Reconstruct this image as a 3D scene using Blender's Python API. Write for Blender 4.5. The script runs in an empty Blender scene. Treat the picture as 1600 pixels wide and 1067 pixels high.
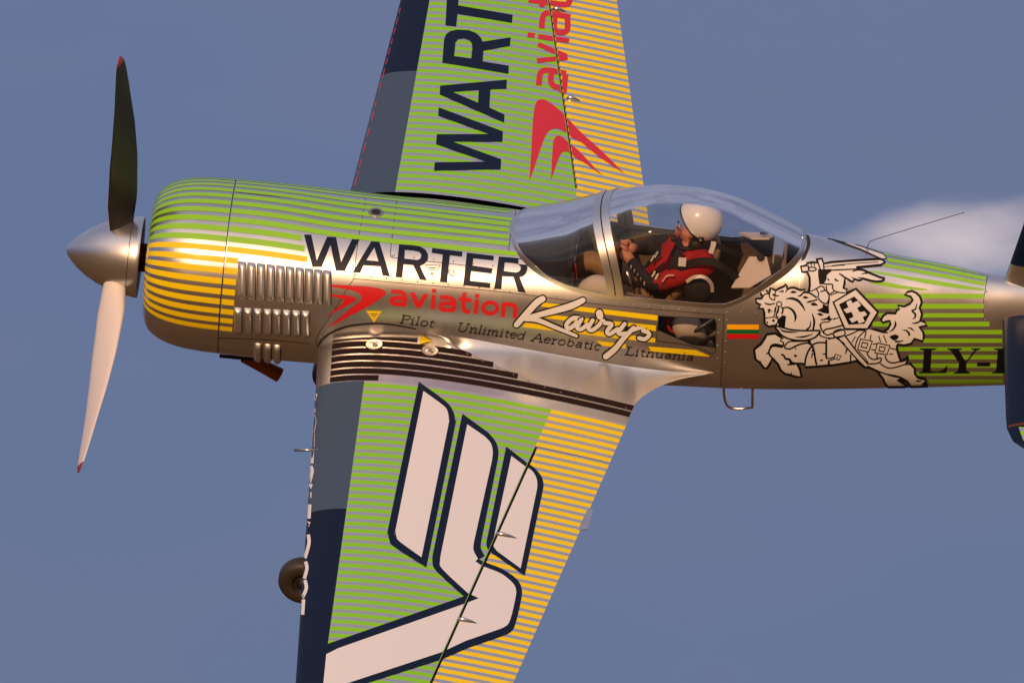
import bpy, bmesh, math, random
import numpy as np
from mathutils import Vector, Matrix
from mathutils.bvhtree import BVHTree
from mathutils.geometry import tessellate_polygon
from mathutils.interpolate import poly_3d_calc

R = math.radians
scene = bpy.context.scene
random.seed(7)

# ------------------------------------------------------------------ camera
ELEV = R(8.0)                 # the photographer looks up at the low pass
DIST = 120.0
FPX = 250.0 * DIST            # focal length in photo pixels (1600 wide)
GROUND_Z = -11.0
cam_f = Vector((0, math.cos(ELEV), math.sin(ELEV)))
cam_r = Vector((1, 0, 0))
cam_u = cam_r.cross(cam_f)
# body axes of the airplane seen in camera axes (right, up, back)
PSI = R(6.0)
EB = R(35.0)
yu = math.sin(EB); yr = 0.150 * yu; yb = -math.sqrt(1 - yu * yu - yr * yr)
xu_r = -math.tan(PSI)
xb_r = (-(yr) - xu_r * yu) / yb
Xc = Vector((1, xu_r, xb_r)).normalized()
Yc = Vector((yr, yu, yb))
Zc = Xc.cross(Yc)
def cam2w(v): return cam_r * v.x + cam_u * v.y - cam_f * v.z
XB, YB, ZB = cam2w(Xc), cam2w(Yc), cam2w(Zc)
def pixdir(px, py): return (cam_r * (px - 800.0) + cam_u * (533.5 - py) + cam_f * FPX) / FPX
ROT = Matrix((XB, YB, ZB)).transposed()
ORIGIN = -(XB * 2.8)                       # spinner tip in the world; the airplane is centred near the world origin
CAM_LOC = ORIGIN - pixdir(103, 390) * DIST
def w2b(v): return Vector((v.dot(XB), v.dot(YB), v.dot(ZB)))
CAM_B = w2b(CAM_LOC - ORIGIN)
def ray(px, py): return w2b(pixdir(px, py)).normalized()
def project(p):
    w = XB * p[0] + YB * p[1] + ZB * p[2] + ORIGIN - CAM_LOC
    d = w.dot(cam_f)
    return 800 + FPX * w.dot(cam_r) / d, 533.5 - FPX * w.dot(cam_u) / d

cd = bpy.data.cameras.new('camera'); cam = bpy.data.objects.new('camera', cd)
scene.collection.objects.link(cam); scene.camera = cam
cd.sensor_width = 36.0; cd.lens = 36.0 * FPX / 1600.0
cd.clip_start = 1.0; cd.clip_end = 60000.0
cam.matrix_world = Matrix.Translation(CAM_LOC) @ Matrix((cam_r, cam_u, -cam_f)).transposed().to_4x4()

# ------------------------------------------------------------------ sky, sun, exposure
SUN_EL, SUN_AZ = R(7.0), R(-168.0)         # low sun behind the photographer (azimuth from +Y)
world = bpy.data.worlds.new('World'); scene.world = world; world.use_nodes = True
nt = world.node_tree; nt.nodes.clear()
W = nt.nodes.new; L = nt.links.new
wout = W('ShaderNodeOutputWorld'); wbg = W('ShaderNodeBackground'); wbg.inputs['Strength'].default_value = 0.12
sky = W('ShaderNodeTexSky'); sky.sky_type = 'NISHITA'; sky.sun_disc = False
sky.sun_elevation = SUN_EL; sky.sun_rotation = SUN_AZ
sky.air_density = 1.0; sky.dust_density = 2.0; sky.ozone_density = 3.0
tc = W('ShaderNodeTexCoord')
def mth(op, a, b=None, c=None, clamp=False):
    n = W('ShaderNodeMath'); n.operation = op; n.use_clamp = clamp
    for i, v in enumerate((a, b, c)):
        if v is None: continue
        if isinstance(v, (int, float)): n.inputs[i].default_value = v
        else: L(v, n.inputs[i])
    return n.outputs[0]
def mixc(fac, a, b, mode='MIX'):
    n = W('ShaderNodeMix'); n.data_type = 'RGBA'; n.blend_type = mode
    for sock, v in ((n.inputs[0], fac), (n.inputs[6], a), (n.inputs[7], b)):
        if isinstance(v, (int, float)): sock.default_value = v
        elif isinstance(v, tuple): sock.default_value = v
        else: L(v, sock)
    return n.outputs[2]
sep = W('ShaderNodeSeparateXYZ'); L(tc.outputs['Generated'], sep.inputs[0])
# thin blue haze over the clear evening sky
veil = mixc(0.66, sky.outputs[0], (0.86, 0.86, 2.24, 1))
# high broken cloud deck, thickening upwards from the clear band above the horizon
def rng(v, a, b, lo=0.0, hi=1.0):
    m_ = W('ShaderNodeMapRange'); m_.interpolation_type = 'SMOOTHSTEP'; L(v, m_.inputs[0])
    m_.inputs[1].default_value = a; m_.inputs[2].default_value = b; m_.inputs[3].default_value = lo; m_.inputs[4].default_value = hi
    return m_.outputs[0]
nd_ = W('ShaderNodeTexNoise'); L(tc.outputs['Generated'], nd_.inputs['Vector'])
nd_.inputs['Scale'].default_value = 3.2; nd_.inputs['Detail'].default_value = 5.0
deck = mth('MULTIPLY', rng(sep.outputs[2], 0.12, 0.42), rng(nd_.outputs[0], 0.30, 0.62, 0.45, 1.0))
# cloud is brighter towards the sun it is lit through
sund = W('ShaderNodeVectorMath'); sund.operation = 'DOT_PRODUCT'; L(tc.outputs['Generated'], sund.inputs[0])
sund.inputs[1].default_value = (math.sin(SUN_AZ) * math.cos(SUN_EL), math.cos(SUN_AZ) * math.cos(SUN_EL), math.sin(SUN_EL))
deckc = mixc(rng(sund.outputs['Value'], 0.30, 0.985), (2.9, 3.1, 4.3, 1), (10.0, 8.4, 7.4, 1))
veil = mixc(deck, veil, deckc)
hz_v = W('ShaderNodeVectorMath'); hz_v.operation = 'MULTIPLY'; L(tc.outputs['Generated'], hz_v.inputs[0]); hz_v.inputs[1].default_value = (40, 40, 110)
hz_n = W('ShaderNodeTexNoise'); L(hz_v.outputs[0], hz_n.inputs['Vector']); hz_n.inputs['Scale'].default_value = 1.0; hz_n.inputs['Detail'].default_value = 3.0
veil = mixc(rng(hz_n.outputs[0], 0.34, 0.68, 0.0, 0.30), veil, (1.55, 1.52, 2.35, 1))
# low cumulus bank (small at this focal length)
cl_dir = pixdir(1490, 372).normalized()
comb = W('ShaderNodeVectorMath'); comb.operation = 'MULTIPLY'
L(tc.outputs['Generated'], comb.inputs[0]); comb.inputs[1].default_value = (120, 120, 330)
nz = W('ShaderNodeTexNoise'); L(comb.outputs[0], nz.inputs['Vector'])
nz.inputs['Scale'].default_value = 1.0; nz.inputs['Detail'].default_value = 4.0; nz.inputs['Roughness'].default_value = 0.4
dx = mth('MULTIPLY', mth('SUBTRACT', sep.outputs[0], cl_dir.x), 1 / 0.0056)
dz = mth('MULTIPLY', mth('SUBTRACT', sep.outputs[2], cl_dir.z), 1 / 0.00165)
bump = mth('EXPONENT', mth('MULTIPLY', mth('ADD', mth('MULTIPLY', dx, dx), mth('MULTIPLY', dz, dz)), -0.5))
bump = mth('MULTIPLY', bump, mth('GREATER_THAN', sep.outputs[1], 0.0))
cl = mth('ADD', mth('MULTIPLY', bump, 1.25), mth('MULTIPLY', mth('SUBTRACT', nz.outputs[0], 0.5), 1.5))
skyc = mixc(rng(cl, 0.40, 1.35, 0.0, 0.95), veil, (5.5, 4.75, 4.95, 1))
L(skyc, wbg.inputs['Color']); L(wbg.outputs[0], wout.inputs['Surface'])

sd = bpy.data.lights.new('sun', 'SUN'); sun = bpy.data.objects.new('sun', sd); scene.collection.objects.link(sun)
sd.energy = 2.75; sd.angle = R(0.6); sd.color = (1.0, 0.57, 0.28)
sdir = Vector((math.sin(SUN_AZ) * math.cos(SUN_EL), math.cos(SUN_AZ) * math.cos(SUN_EL), math.sin(SUN_EL)))
sun.rotation_euler = sdir.to_track_quat('Z', 'Y').to_euler()

vs = scene.view_settings
vs.view_transform = 'Standard'; vs.look = 'None'; vs.gamma = 1.0; vs.use_curve_mapping = False
vs.exposure = 0.0
scene.cycles.use_denoising = True
scene.cycles.max_bounces = 10; scene.cycles.transparent_max_bounces = 16

# ------------------------------------------------------------------ materials
def lin(r, g, b):
    f = lambda c: (c / 255.0 / 12.92) if c <= 10 else ((c / 255.0 + 0.055) / 1.055) ** 2.4
    return (f(r), f(g), f(b), 1.0)
def mat(name, col, rough=0.4, metal=0.0, coat=0.0, noise=0.0, nscale=8.0, bump=0.0, spec=0.5):
    m = bpy.data.materials.new(name); m.use_nodes = True
    t = m.node_tree; b = t.nodes['Principled BSDF']
    b.inputs['Base Color'].default_value = col; b.inputs['Roughness'].default_value = rough
    b.inputs['Metallic'].default_value = metal; b.inputs['Coat Weight'].default_value = coat
    b.inputs['Coat Roughness'].default_value = 0.12
    b.inputs['Specular IOR Level'].default_value = spec
    if noise or bump:
        tcn = t.nodes.new('ShaderNodeTexCoord'); n = t.nodes.new('ShaderNodeTexNoise')
        t.links.new(tcn.outputs['Object'], n.inputs['Vector']); n.inputs['Scale'].default_value = nscale; n.inputs['Detail'].default_value = 6
        if noise:
            mx = t.nodes.new('ShaderNodeMix'); mx.data_type = 'RGBA'
            t.links.new(n.outputs[0], mx.inputs[0])
            mx.inputs[6].default_value = tuple(c * (1 - noise) for c in col[:3]) + (1,)
            mx.inputs[7].default_value = tuple(min(1, c * (1 + noise)) for c in col[:3]) + (1,)
            t.links.new(mx.outputs[2], b.inputs['Base Color'])
            r = t.nodes.new('ShaderNodeMapRange'); t.links.new(n.outputs[0], r.inputs[0])
            r.inputs[3].default_value = rough * (1 - noise); r.inputs[4].default_value = rough * (1 + noise)
            t.links.new(r.outputs[0], b.inputs['Roughness'])
        if bump:
            bp = t.nodes.new('ShaderNodeBump'); bp.inputs['Strength'].default_value = bump; bp.inputs['Distance'].default_value = 0.01
            t.links.new(n.outputs[0], bp.inputs['Height']); t.links.new(bp.outputs[0], b.inputs['Normal'])
    return m
SILVER = (0.63, 0.63, 0.645, 1)
M = {}
M['silver'] = mat('silver_paint', SILVER, 0.30, 0.94, 0.06, noise=0.10, nscale=5, bump=0.05)
M['bare'] = mat('bare_metal', (0.55, 0.53, 0.5, 1), 0.24, 1.0, noise=0.1, nscale=20)
M['green'] = mat('green_print', lin(138, 204, 34), 0.40, 0, 0.30, spec=0.4)
M['yellow'] = mat('yellow_print', lin(238, 211, 10), 0.42, 0, 0.08, spec=0.3)
M['navy'] = mat('navy_print', lin(8, 24, 52), 0.42, 0, 0.0, spec=0.2)
M['slate'] = mat('slate_paint', lin(64, 84, 108), 0.5, 0.0, 0.0, spec=0.2)
M['white'] = mat('white_print', (0.72, 0.735, 0.77, 1), 0.45, 0, 0.0, spec=0.3)
M['red'] = mat('red_print', lin(206, 18, 30), 0.4, 0, 0.3)
M['black'] = mat('black_print', (0.008, 0.007, 0.007, 1), 0.5, 0, 0.0, spec=0.15)
M['bar'] = mat('walkway_grip', lin(40, 27, 25), 0.8, 0, 0, noise=0.1, nscale=60, bump=0.1, spec=0.12)
M['flaggreen'] = mat('flag_green', lin(0, 105, 50), 0.4)
M['flagyellow'] = mat('flag_yellow', lin(250, 178, 20), 0.4)
M['gap'] = mat('panel_gap', (0.02, 0.018, 0.016, 1), 0.8)
M['rubber'] = mat('tyre_rubber', (0.035, 0.028, 0.024, 1), 0.55, noise=0.2)
M['rust'] = mat('heat_stained_steel', lin(150, 84, 36), 0.4, 0.85, noise=0.35, nscale=14)
M['grille'] = mat('screw_metal', (0.42, 0.37, 0.33, 1), 0.35, 0.9)
M['helmet'] = mat('helmet_shell', (0.80, 0.80, 0.81, 1), 0.28, 0, 0.5)
M['suitred'] = mat('red_suit', lin(160, 10, 24), 0.8, noise=0.15, nscale=30, bump=0.3)
M['suitblack'] = mat('black_suit', lin(30, 25, 30), 0.8, noise=0.2, nscale=30, bump=0.3)
M['suitwhite'] = mat('white_trim', lin(205, 195, 185), 0.8)
M['skin'] = mat('skin', lin(196, 130, 100), 0.55, noise=0.05)
M['tan'] = mat('tan_leather', lin(146, 114, 78), 0.65, noise=0.2, nscale=14)
M['interior'] = mat('cockpit_lining', lin(122, 106, 94), 0.7, noise=0.15)
M['dark'] = mat('dark_trim', lin(30, 27, 28), 0.6)
M['panel'] = mat('cockpit_plate', lin(206, 190, 172), 0.55)
M['blade_white'] = mat('blade_white', (0.72, 0.68, 0.66, 1), 0.4, 0, 0.2)
M['blade_black'] = mat('blade_black', (0.018, 0.017, 0.016, 1), 0.45)
M['blade_tip'] = mat('blade_tip_red', lin(150, 62, 66), 0.45)
M['wire'] = mat('antenna_wire', lin(70, 66, 70), 0.4, 0.6)
M['strap'] = mat('webbing_strap', lin(28, 25, 27), 0.85)

def soot(m):
    # exhaust film: dark streaks drawn out along the airflow on the underside of the body and wing roots
    t = m.node_tree; b = t.nodes['Principled BSDF']; src = b.inputs['Base Color'].links[0].from_socket
    tcn = t.nodes.new('ShaderNodeTexCoord'); sp = t.nodes.new('ShaderNodeSeparateXYZ'); t.links.new(tcn.outputs['Object'], sp.inputs[0])
    mp = t.nodes.new('ShaderNodeVectorMath'); mp.operation = 'MULTIPLY'; mp.inputs[1].default_value = (1.3, 9, 9); t.links.new(tcn.outputs['Object'], mp.inputs[0])
    n = t.nodes.new('ShaderNodeTexNoise'); n.inputs['Scale'].default_value = 1.4; n.inputs['Detail'].default_value = 5; t.links.new(mp.outputs[0], n.inputs['Vector'])
    r1 = t.nodes.new('ShaderNodeMapRange'); t.links.new(n.outputs[0], r1.inputs[0]); r1.inputs[1].default_value = .42; r1.inputs[2].default_value = .75; r1.inputs[4].default_value = .55
    r2 = t.nodes.new('ShaderNodeMapRange'); r2.interpolation_type = 'SMOOTHSTEP'; t.links.new(sp.outputs[2], r2.inputs[0]); r2.inputs[1].default_value = -.08; r2.inputs[2].default_value = -.42
    mu = t.nodes.new('ShaderNodeMath'); mu.operation = 'MULTIPLY'; t.links.new(r1.outputs[0], mu.inputs[0]); t.links.new(r2.outputs[0], mu.inputs[1])
    mx = t.nodes.new('ShaderNodeMix'); mx.data_type = 'RGBA'; t.links.new(mu.outputs[0], mx.inputs[0]); t.links.new(src, mx.inputs[6]); mx.inputs[7].default_value = (.16, .12, .09, 1)
    t.links.new(mx.outputs[2], b.inputs['Base Color'])
M['louver'] = mat('louver_metal', SILVER, 0.42, 0.9, 0.0, noise=0.12, nscale=9)
soot(M['silver'])
def glass_mat(name, tint, rough=0.015, boost=1.0):
    m = bpy.data.materials.new(name); m.use_nodes = True; t = m.node_tree; t.nodes.clear()
    o = t.nodes.new('ShaderNodeOutputMaterial'); mx = t.nodes.new('ShaderNodeMixShader')
    tr = t.nodes.new('ShaderNodeBsdfTransparent'); tr.inputs[0].default_value = tint
    g = t.nodes.new('ShaderNodeBsdfGlossy'); g.inputs['Roughness'].default_value = rough
    fr = t.nodes.new('ShaderNodeFresnel'); fr.inputs[0].default_value = 1.50
    ml = t.nodes.new('ShaderNodeMath'); ml.operation = 'MULTIPLY'; ml.inputs[1].default_value = boost; ml.use_clamp = True
    t.links.new(fr.outputs[0], ml.inputs[0]); t.links.new(ml.outputs[0], mx.inputs[0])
    t.links.new(tr.outputs[0], mx.inputs[1]); t.links.new(g.outputs[0], mx.inputs[2]); t.links.new(mx.outputs[0], o.inputs[0])
    return m
M['glass'] = glass_mat('canopy_glass', (0.88, 0.87, 0.87, 1), 0.015, 1.15)
M['visor'] = glass_mat('clear_visor', (0.7, 0.7, 0.68, 1), 0.03, 1.5)

# ------------------------------------------------------------------ object helpers
col = scene.collection
def empty(name, loc=(0, 0, 0), rot=None, parent=None):
    o = bpy.data.objects.new(name, None); col.objects.link(o); o.location = loc
    if rot is not None: o.rotation_euler = rot
    o.parent = parent; return o
def tag(o, label=None, cat=None, group=None, kind=None):
    if label: o['label'] = label
    if cat: o['category'] = cat
    if group: o['group'] = group
    if kind: o['kind'] = kind
    return o
def mesh_obj(name, verts, faces, material, parent=None, smooth=True, fmat=None, normals=None):
    me = bpy.data.meshes.new(name); me.from_pydata([tuple(v) for v in verts], [], faces)
    mats = material if isinstance(material, (list, tuple)) else [material]
    for m in mats: me.materials.append(m)
    if fmat is not None: me.polygons.foreach_set('material_index', fmat)
    if smooth: me.polygons.foreach_set('use_smooth', [True] * len(me.polygons))
    if normals is not None: me.normals_split_custom_set_from_vertices([tuple(n) for n in normals])
    me.update()
    o = bpy.data.objects.new(name, me); col.objects.link(o); o.parent = parent
    return o
def bm_obj(name, bm, material, parent=None, smooth=False, bevel=0.0):
    if bevel: bmesh.ops.bevel(bm, geom=bm.edges[:], offset=bevel, segments=2, affect='EDGES', profile=0.6)
    bmesh.ops.recalc_face_normals(bm, faces=bm.faces[:])
    me = bpy.data.meshes.new(name); bm.to_mesh(me); bm.free()
    me.materials.append(material)
    if smooth: me.polygons.foreach_set('use_smooth', [True] * len(me.polygons))
    o = bpy.data.objects.new(name, me); col.objects.link(o); o.parent = parent; return o
def grid_faces(nu, nv, closed_v=False, flip=False):
    f = []
    for i in range(nu - 1):
        for j in range(nv if closed_v else nv - 1):
            a, b = i * nv + j, i * nv + (j + 1) % nv
            q = (a, b, b + nv, a + nv)
            f.append(q[::-1] if flip else q)
    return f
def tube(name, pts, rad, material, parent, n=10, cap=True, closed=False):
    pts = [Vector(p) for p in pts]; rads = rad if isinstance(rad, (list, tuple)) else [rad] * len(pts)
    verts = []; up = None
    for i, p in enumerate(pts):
        t = (pts[min(i + 1, len(pts) - 1)] - pts[max(i - 1, 0)]).normalized()
        if up is None: up = t.orthogonal().normalized()
        up = (up - t * up.dot(t)).normalized(); s = t.cross(up)
        for k in range(n):
            a = 2 * math.pi * k / n
            verts.append(p + (up * math.cos(a) + s * math.sin(a)) * rads[i])
    f = grid_faces(len(pts), n, True)
    if cap: f += [tuple(range(n))[::-1], tuple(range((len(pts) - 1) * n, len(pts) * n))]
    return mesh_obj(name, verts, f, material, parent)
def cr(points, closed=False, n=4):
    """Catmull-Rom through points; a point doubled in the list stays a corner."""
    P = [np.array(p, float) for p in points]; N = len(P); out = []
    for i in range(N if closed else N - 1):
        p1, p2 = P[i], P[(i + 1) % N]
        p0 = P[(i - 1) % N] if (closed or i > 0) else p1
        p3 = P[(i + 2) % N] if (closed or i + 2 < N) else p2
        if np.allclose(p1, p2): continue
        for k in range(n):
            t = k / n
            out.append(0.5 * ((2 * p1) + (-p0 + p2) * t + (2 * p0 - 5 * p1 + 4 * p2 - p3) * t * t + (-p0 + 3 * p1 - 3 * p2 + p3) * t ** 3))
    if not closed: out.append(P[-1])
    return [tuple(p) for p in out]
def pch(xs, ys):
    xs = np.array(xs, float); ys = np.array(ys, float); h = np.diff(xs); d = np.diff(ys) / h
    m = np.zeros(len(xs)); m[0], m[-1] = d[0], d[-1]
    for i in range(1, len(xs) - 1):
        if d[i - 1] * d[i] > 0:
            w1, w2 = 2 * h[i] + h[i - 1], h[i] + 2 * h[i - 1]
            m[i] = (w1 + w2) / (w1 / d[i - 1] + w2 / d[i])
    def f(x):
        x = min(max(x, xs[0]), xs[-1]); i = int(min(max(np.searchsorted(xs, x) - 1, 0), len(xs) - 2))
        t = (x - xs[i]) / h[i]
        return float(ys[i] * (1 + 2 * t) * (1 - t) ** 2 + h[i] * m[i] * t * (1 - t) ** 2 + ys[i + 1] * t * t * (3 - 2 * t) + h[i] * m[i + 1] * t * t * (t - 1))
    return f
class Surf:
    """ray-cast target: verts, faces, smooth normals, in the airplane's own frame"""
    def __init__(s, objs):
        s.v, s.f = [], []
        for o in objs:
            b = len(s.v); s.v += [v.co.copy() for v in o.data.vertices]
            s.f += [tuple(i + b for i in p.vertices) for p in o.data.polygons]
        s.n = [Vector((0, 0, 0)) for _ in s.v]
        for f in s.f:
            nrm = Vector((0, 0, 0))
            for i in range(len(f)):
                p, q = s.v[f[i]], s.v[f[(i + 1) % len(f)]]
                nrm += p.cross(q)
            for i in f: s.n[i] = s.n[i] + nrm
        s.n = [n.normalized() if n.length else Vector((0, 0, 1)) for n in s.n]
        s.t = BVHTree.FromPolygons(s.v, s.f)
    def cast(s, px, py):
        d = ray(px, py)
        h, n, i, _ = s.t.ray_cast(CAM_B, d)
        return (h, s.norm(h, i, d)) if h is not None else (None, None)
    def norm(s, h, i, d):
        f = s.f[i]; w = poly_3d_calc([s.v[k] for k in f], h)
        m = Vector((0, 0, 0))
        for k, ww in zip(f, w): m += s.n[k] * ww
        if d is not None and m.dot(d) > 0: m = -m
        return m.normalized()
    def near(s, px, py):
        """the surface point on or nearest to the sight line"""
        h, n = s.cast(px, py)
        if h is not None: return h, n
        d = ray(px, py); p = CAM_B + d * (-CAM_B).dot(d)
        p = CAM_B + d * d.dot(Vector((2.8, 0, 0)) - CAM_B)
        for _ in range(12):
            q, n, i, _d = s.t.find_nearest(p); p = CAM_B + d * (q - CAM_B).dot(d)
        return q, s.norm(q, i, d)
def ribbon(pts, w, closed=False):
    """polyline with width -> outline quads; w a number or a list; returns list of quads in 2-D"""
    n = len(pts); P = [np.array(p, float) for p in pts]; ws = list(w) if isinstance(w, (list, tuple)) else [w] * n
    if len(ws) != n: ws = list(np.interp(np.linspace(0, 1, n), np.linspace(0, 1, len(ws)), ws))
    A, B = [], []
    for i in range(n):
        a = P[(i - 1) % n] if (closed or i) else P[i]; b = P[(i + 1) % n] if (closed or i < n - 1) else P[i]
        t = b - a; l = np.hypot(*t); t = t / l if l > 1e-9 else np.array([1.0, 0]); nn = np.array([-t[1], t[0]])
        A.append(P[i] + nn * ws[i] / 2); B.append(P[i] - nn * ws[i] / 2)
    return A, B
def decal(name, surf, loops, material, parent, off=0.0015, step=9.0, near=False, cut=None):
    """flat print: loops (outer first, then holes) in photo pixels, laid onto the surface as a thin film"""
    bm = bmesh.new()
    for grp in loops:                       # grp = [outer, hole, ...]
        if isinstance(grp[0][0], (int, float)): grp = [grp]
        vl = [[Vector((p[0], p[1], 0)) for p in lp] for lp in grp]
        flat = [v for lp in vl for v in lp]
        bv = [bm.verts.new(v) for v in flat]
        for t in tessellate_polygon(vl):
            if len(set(t)) == 3:
                try: bm.faces.new([bv[i] for i in t])
                except ValueError: pass
    return _drape(name, surf, bm, material, parent, off, step, near, cut)
def stroke(name, surf, lines, material, parent, off=0.0015, step=9.0, near=False, cut=None):
    """pen strokes: lines = [(points, width, closed)] in photo pixels"""
    bm = bmesh.new()
    for pts, w, closed in lines:
        A, B = ribbon(pts, w, closed); n = len(pts)
        va = [bm.verts.new((p[0], p[1], 0)) for p in A]; vb = [bm.verts.new((p[0], p[1], 0)) for p in B]
        for i in range(n if closed else n - 1):
            j = (i + 1) % n
            try: bm.faces.new((va[i], va[j], vb[j], vb[i]))
            except ValueError: pass
    return _drape(name, surf, bm, material, parent, off, step, near, cut)
def _drape(name, surf, bm, material, parent, off, step, near, cut=None):
    if cut:                                  # (p, q, half width): nothing is printed across an open joint
        p, q, hw = cut; t = Vector((q[0] - p[0], q[1] - p[1], 0)).normalized(); nn = Vector((-t.y, t.x, 0)); c0 = Vector((p[0], p[1], 0))
        for sg in (-1, 1):
            bmesh.ops.bisect_plane(bm, geom=bm.verts[:] + bm.edges[:] + bm.faces[:], plane_co=c0 + nn * hw * sg, plane_no=nn, dist=1e-4)
        bmesh.ops.delete(bm, geom=[f for f in bm.faces if abs((f.calc_center_median() - c0).dot(nn)) < hw], context='FACES')
    xs = [v.co.x for v in bm.verts]; ys = [v.co.y for v in bm.verts]
    for ax, lo, hi in ((0, min(xs), max(xs)), (1, min(ys), max(ys))):
        c = math.floor(lo / step) * step + step
        while c < hi:
            no = Vector((1, 0, 0)) if ax == 0 else Vector((0, 1, 0)); co = no * c
            bmesh.ops.bisect_plane(bm, geom=bm.verts[:] + bm.edges[:] + bm.faces[:], plane_co=co, plane_no=no, dist=1e-4)
            c += step
    bm.verts.ensure_lookup_table(); norms = {}; bad = []
    for v in bm.verts:
        h, n = surf.near(v.co.x, v.co.y) if near else surf.cast(v.co.x, v.co.y)
        if h is None: bad.append(v); continue
        v.co = h + n * off; norms[v] = n
    if bad: bmesh.ops.delete(bm, geom=bad, context='VERTS')
    bm.verts.index_update(); me = bpy.data.meshes.new(name)
    for f in bm.faces:
        f.normal_update(); f.smooth = True
        if f.normal.dot(norms[f.verts[0]]) < 0: f.normal_flip()
    nl = [tuple(norms[v]) for v in bm.verts]
    bm.to_mesh(me); bm.free(); me.materials.append(material)
    if len(me.vertices): me.normals_split_custom_set_from_vertices(nl)
    o = bpy.data.objects.new(name, me); col.objects.link(o); o.parent = parent; return o
def crop(ox, oy, s, pts): return [(ox + x / s, oy + y / s) for x, y in pts]
# ------------------------------------------------------------------ the setting
GROUND_Z = CAM_LOC.z - 1.7
gm = mat('dry_airfield_grass', (0.19, 0.088, 0.020, 1), 0.95, noise=0.35, nscale=0.02)
gv, gf = [], []
rr = [0, 60, 200, 600, 2000, 8000, 30000]
for r_ in rr:
    for k in range(48):
        a = 2 * math.pi * k / 48; gv.append((r_ * math.cos(a), r_ * math.sin(a), GROUND_Z))
gf = grid_faces(len(rr), 48, True)
tag(mesh_obj('ground', gv, gf, gm, None, smooth=False), kind='structure')

# ------------------------------------------------------------------ the airplane
plane = empty('aerobatic_airplane', ORIGIN)
plane.rotation_euler = ROT.to_euler()
tag(plane, 'silver, green and yellow striped aerobatic airplane banking in flight', 'airplane')

CZ = Zc.y / math.hypot(Zc.x, Zc.y) * math.hypot(Zc.x, Zc.y)
nvec = (math.sin(PSI), math.cos(PSI))
CZ = Zc.x * nvec[0] + Zc.y * nvec[1]; CY = Yc.x * nvec[0] + Yc.y * nvec[1]

# --- fuselage sections: half width a, centre z0, silhouette offsets above and below the thrust line
_top = pch([0.9, 1.38, 1.74, 2.10, 2.505, 2.807, 3.6, 4.3, 4.6, 4.755, 5.0, 5.163, 5.487, 5.73, 5.9, 6.2],
           [.547, .553, .549, .547, .545, .542, .556, .578, .582, .562, .533, .511, .482, .453, .44, .40])
_bot = pch([0.9, 1.373, 1.634, 2.6, 3.656, 3.9, 4.176, 4.455, 5.25, 5.885, 6.2],
           [.545, .550, .544, .515, .462, .447, .432, .409, .317, .234, .19])
_a = pch([0.9, 1.1, 1.7, 2.3, 2.8, 3.4, 4.0, 4.6, 5.2, 5.8, 6.2], [.545, .547, .545, .525, .505, .475, .43, .375, .305, .215, .15])
_z0 = pch([0.9, 2.8, 3.4, 4.2, 4.8, 6.2], [0, 0, .01, .07, .12, .14])
_nt = pch([0.9, 1.1, 1.8, 2.8, 4.2, 5.0, 6.2], [2, 2, 2.15, 2.2, 2.0, 1.85, 1.9])
_nb = pch([0.9, 1.1, 1.8, 2.8, 6.2], [2, 2, 2.35, 2.6, 2.6])
def fsec(x):
    a, z0, n1, n2 = _a(x), _z0(x), _nt(x), _nb(x)
    def half(s, n):
        p = n / (n - 1); q = max(s ** p - (a * CY) ** p, 1e-4)
        return q ** (1 / p) / CZ
    return a, z0, half(_top(x) - z0 * CZ, n1), half(_bot(x) + z0 * CZ, n2), n1, n2
def F(x, th):
    """fuselage surface; th = 0 port waterline, pi/2 top, pi starboard, -pi/2 bottom"""
    a, z0, ht, hb, n1, n2 = fsec(x); c, s = math.cos(th), math.sin(th)
    n, h = (n1, ht) if s >= 0 else (n2, hb)
    y = -a * math.copysign(abs(c) ** (2 / n), c); z = z0 + h * math.copysign(abs(s) ** (2 / n), s)
    return Vector((x, y, z))
def Finv(p):
    a, z0, ht, hb, n1, n2 = fsec(p[0]); dz_ = p[2] - z0
    n, h = (n1, ht) if dz_ >= 0 else (n2, hb)
    return math.atan2(math.copysign(min(1, abs(dz_) / h) ** (n / 2), dz_), math.copysign(min(1, abs(p[1]) / a) ** (n / 2), -p[1]))

XF0, XF1 = 1.022, 6.15
def full_fuselage(nx=120, nth=96):
    v = []
    for i in range(nx):
        x = XF0 + (XF1 - XF0) * i / (nx - 1)
        for j in range(nth): v.append(F(x, -math.pi / 2 + 2 * math.pi * j / nth))
    return v, grid_faces(nx, nth, True)
class _Tmp: pass
def surf_from(v, f):
    s = Surf([]); s.v = [Vector(p) for p in v]; s.f = f
    s.n = [Vector((0, 0, 0)) for _ in v]
    for q in f:
        nrm = Vector((0, 0, 0))
        for i in range(len(q)): nrm += s.v[q[i]].cross(s.v[q[(i + 1) % len(q)]])
        for i in q: s.n[i] = s.n[i] + nrm
    s.n = [n.normalized() if n.length else Vector((0, 0, 1)) for n in s.n]
    s.t = BVHTree.FromPolygons(s.v, s.f); return s
class Surf0(Surf):
    pass
FUS = surf_from(*full_fuselage(160, 144))

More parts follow.
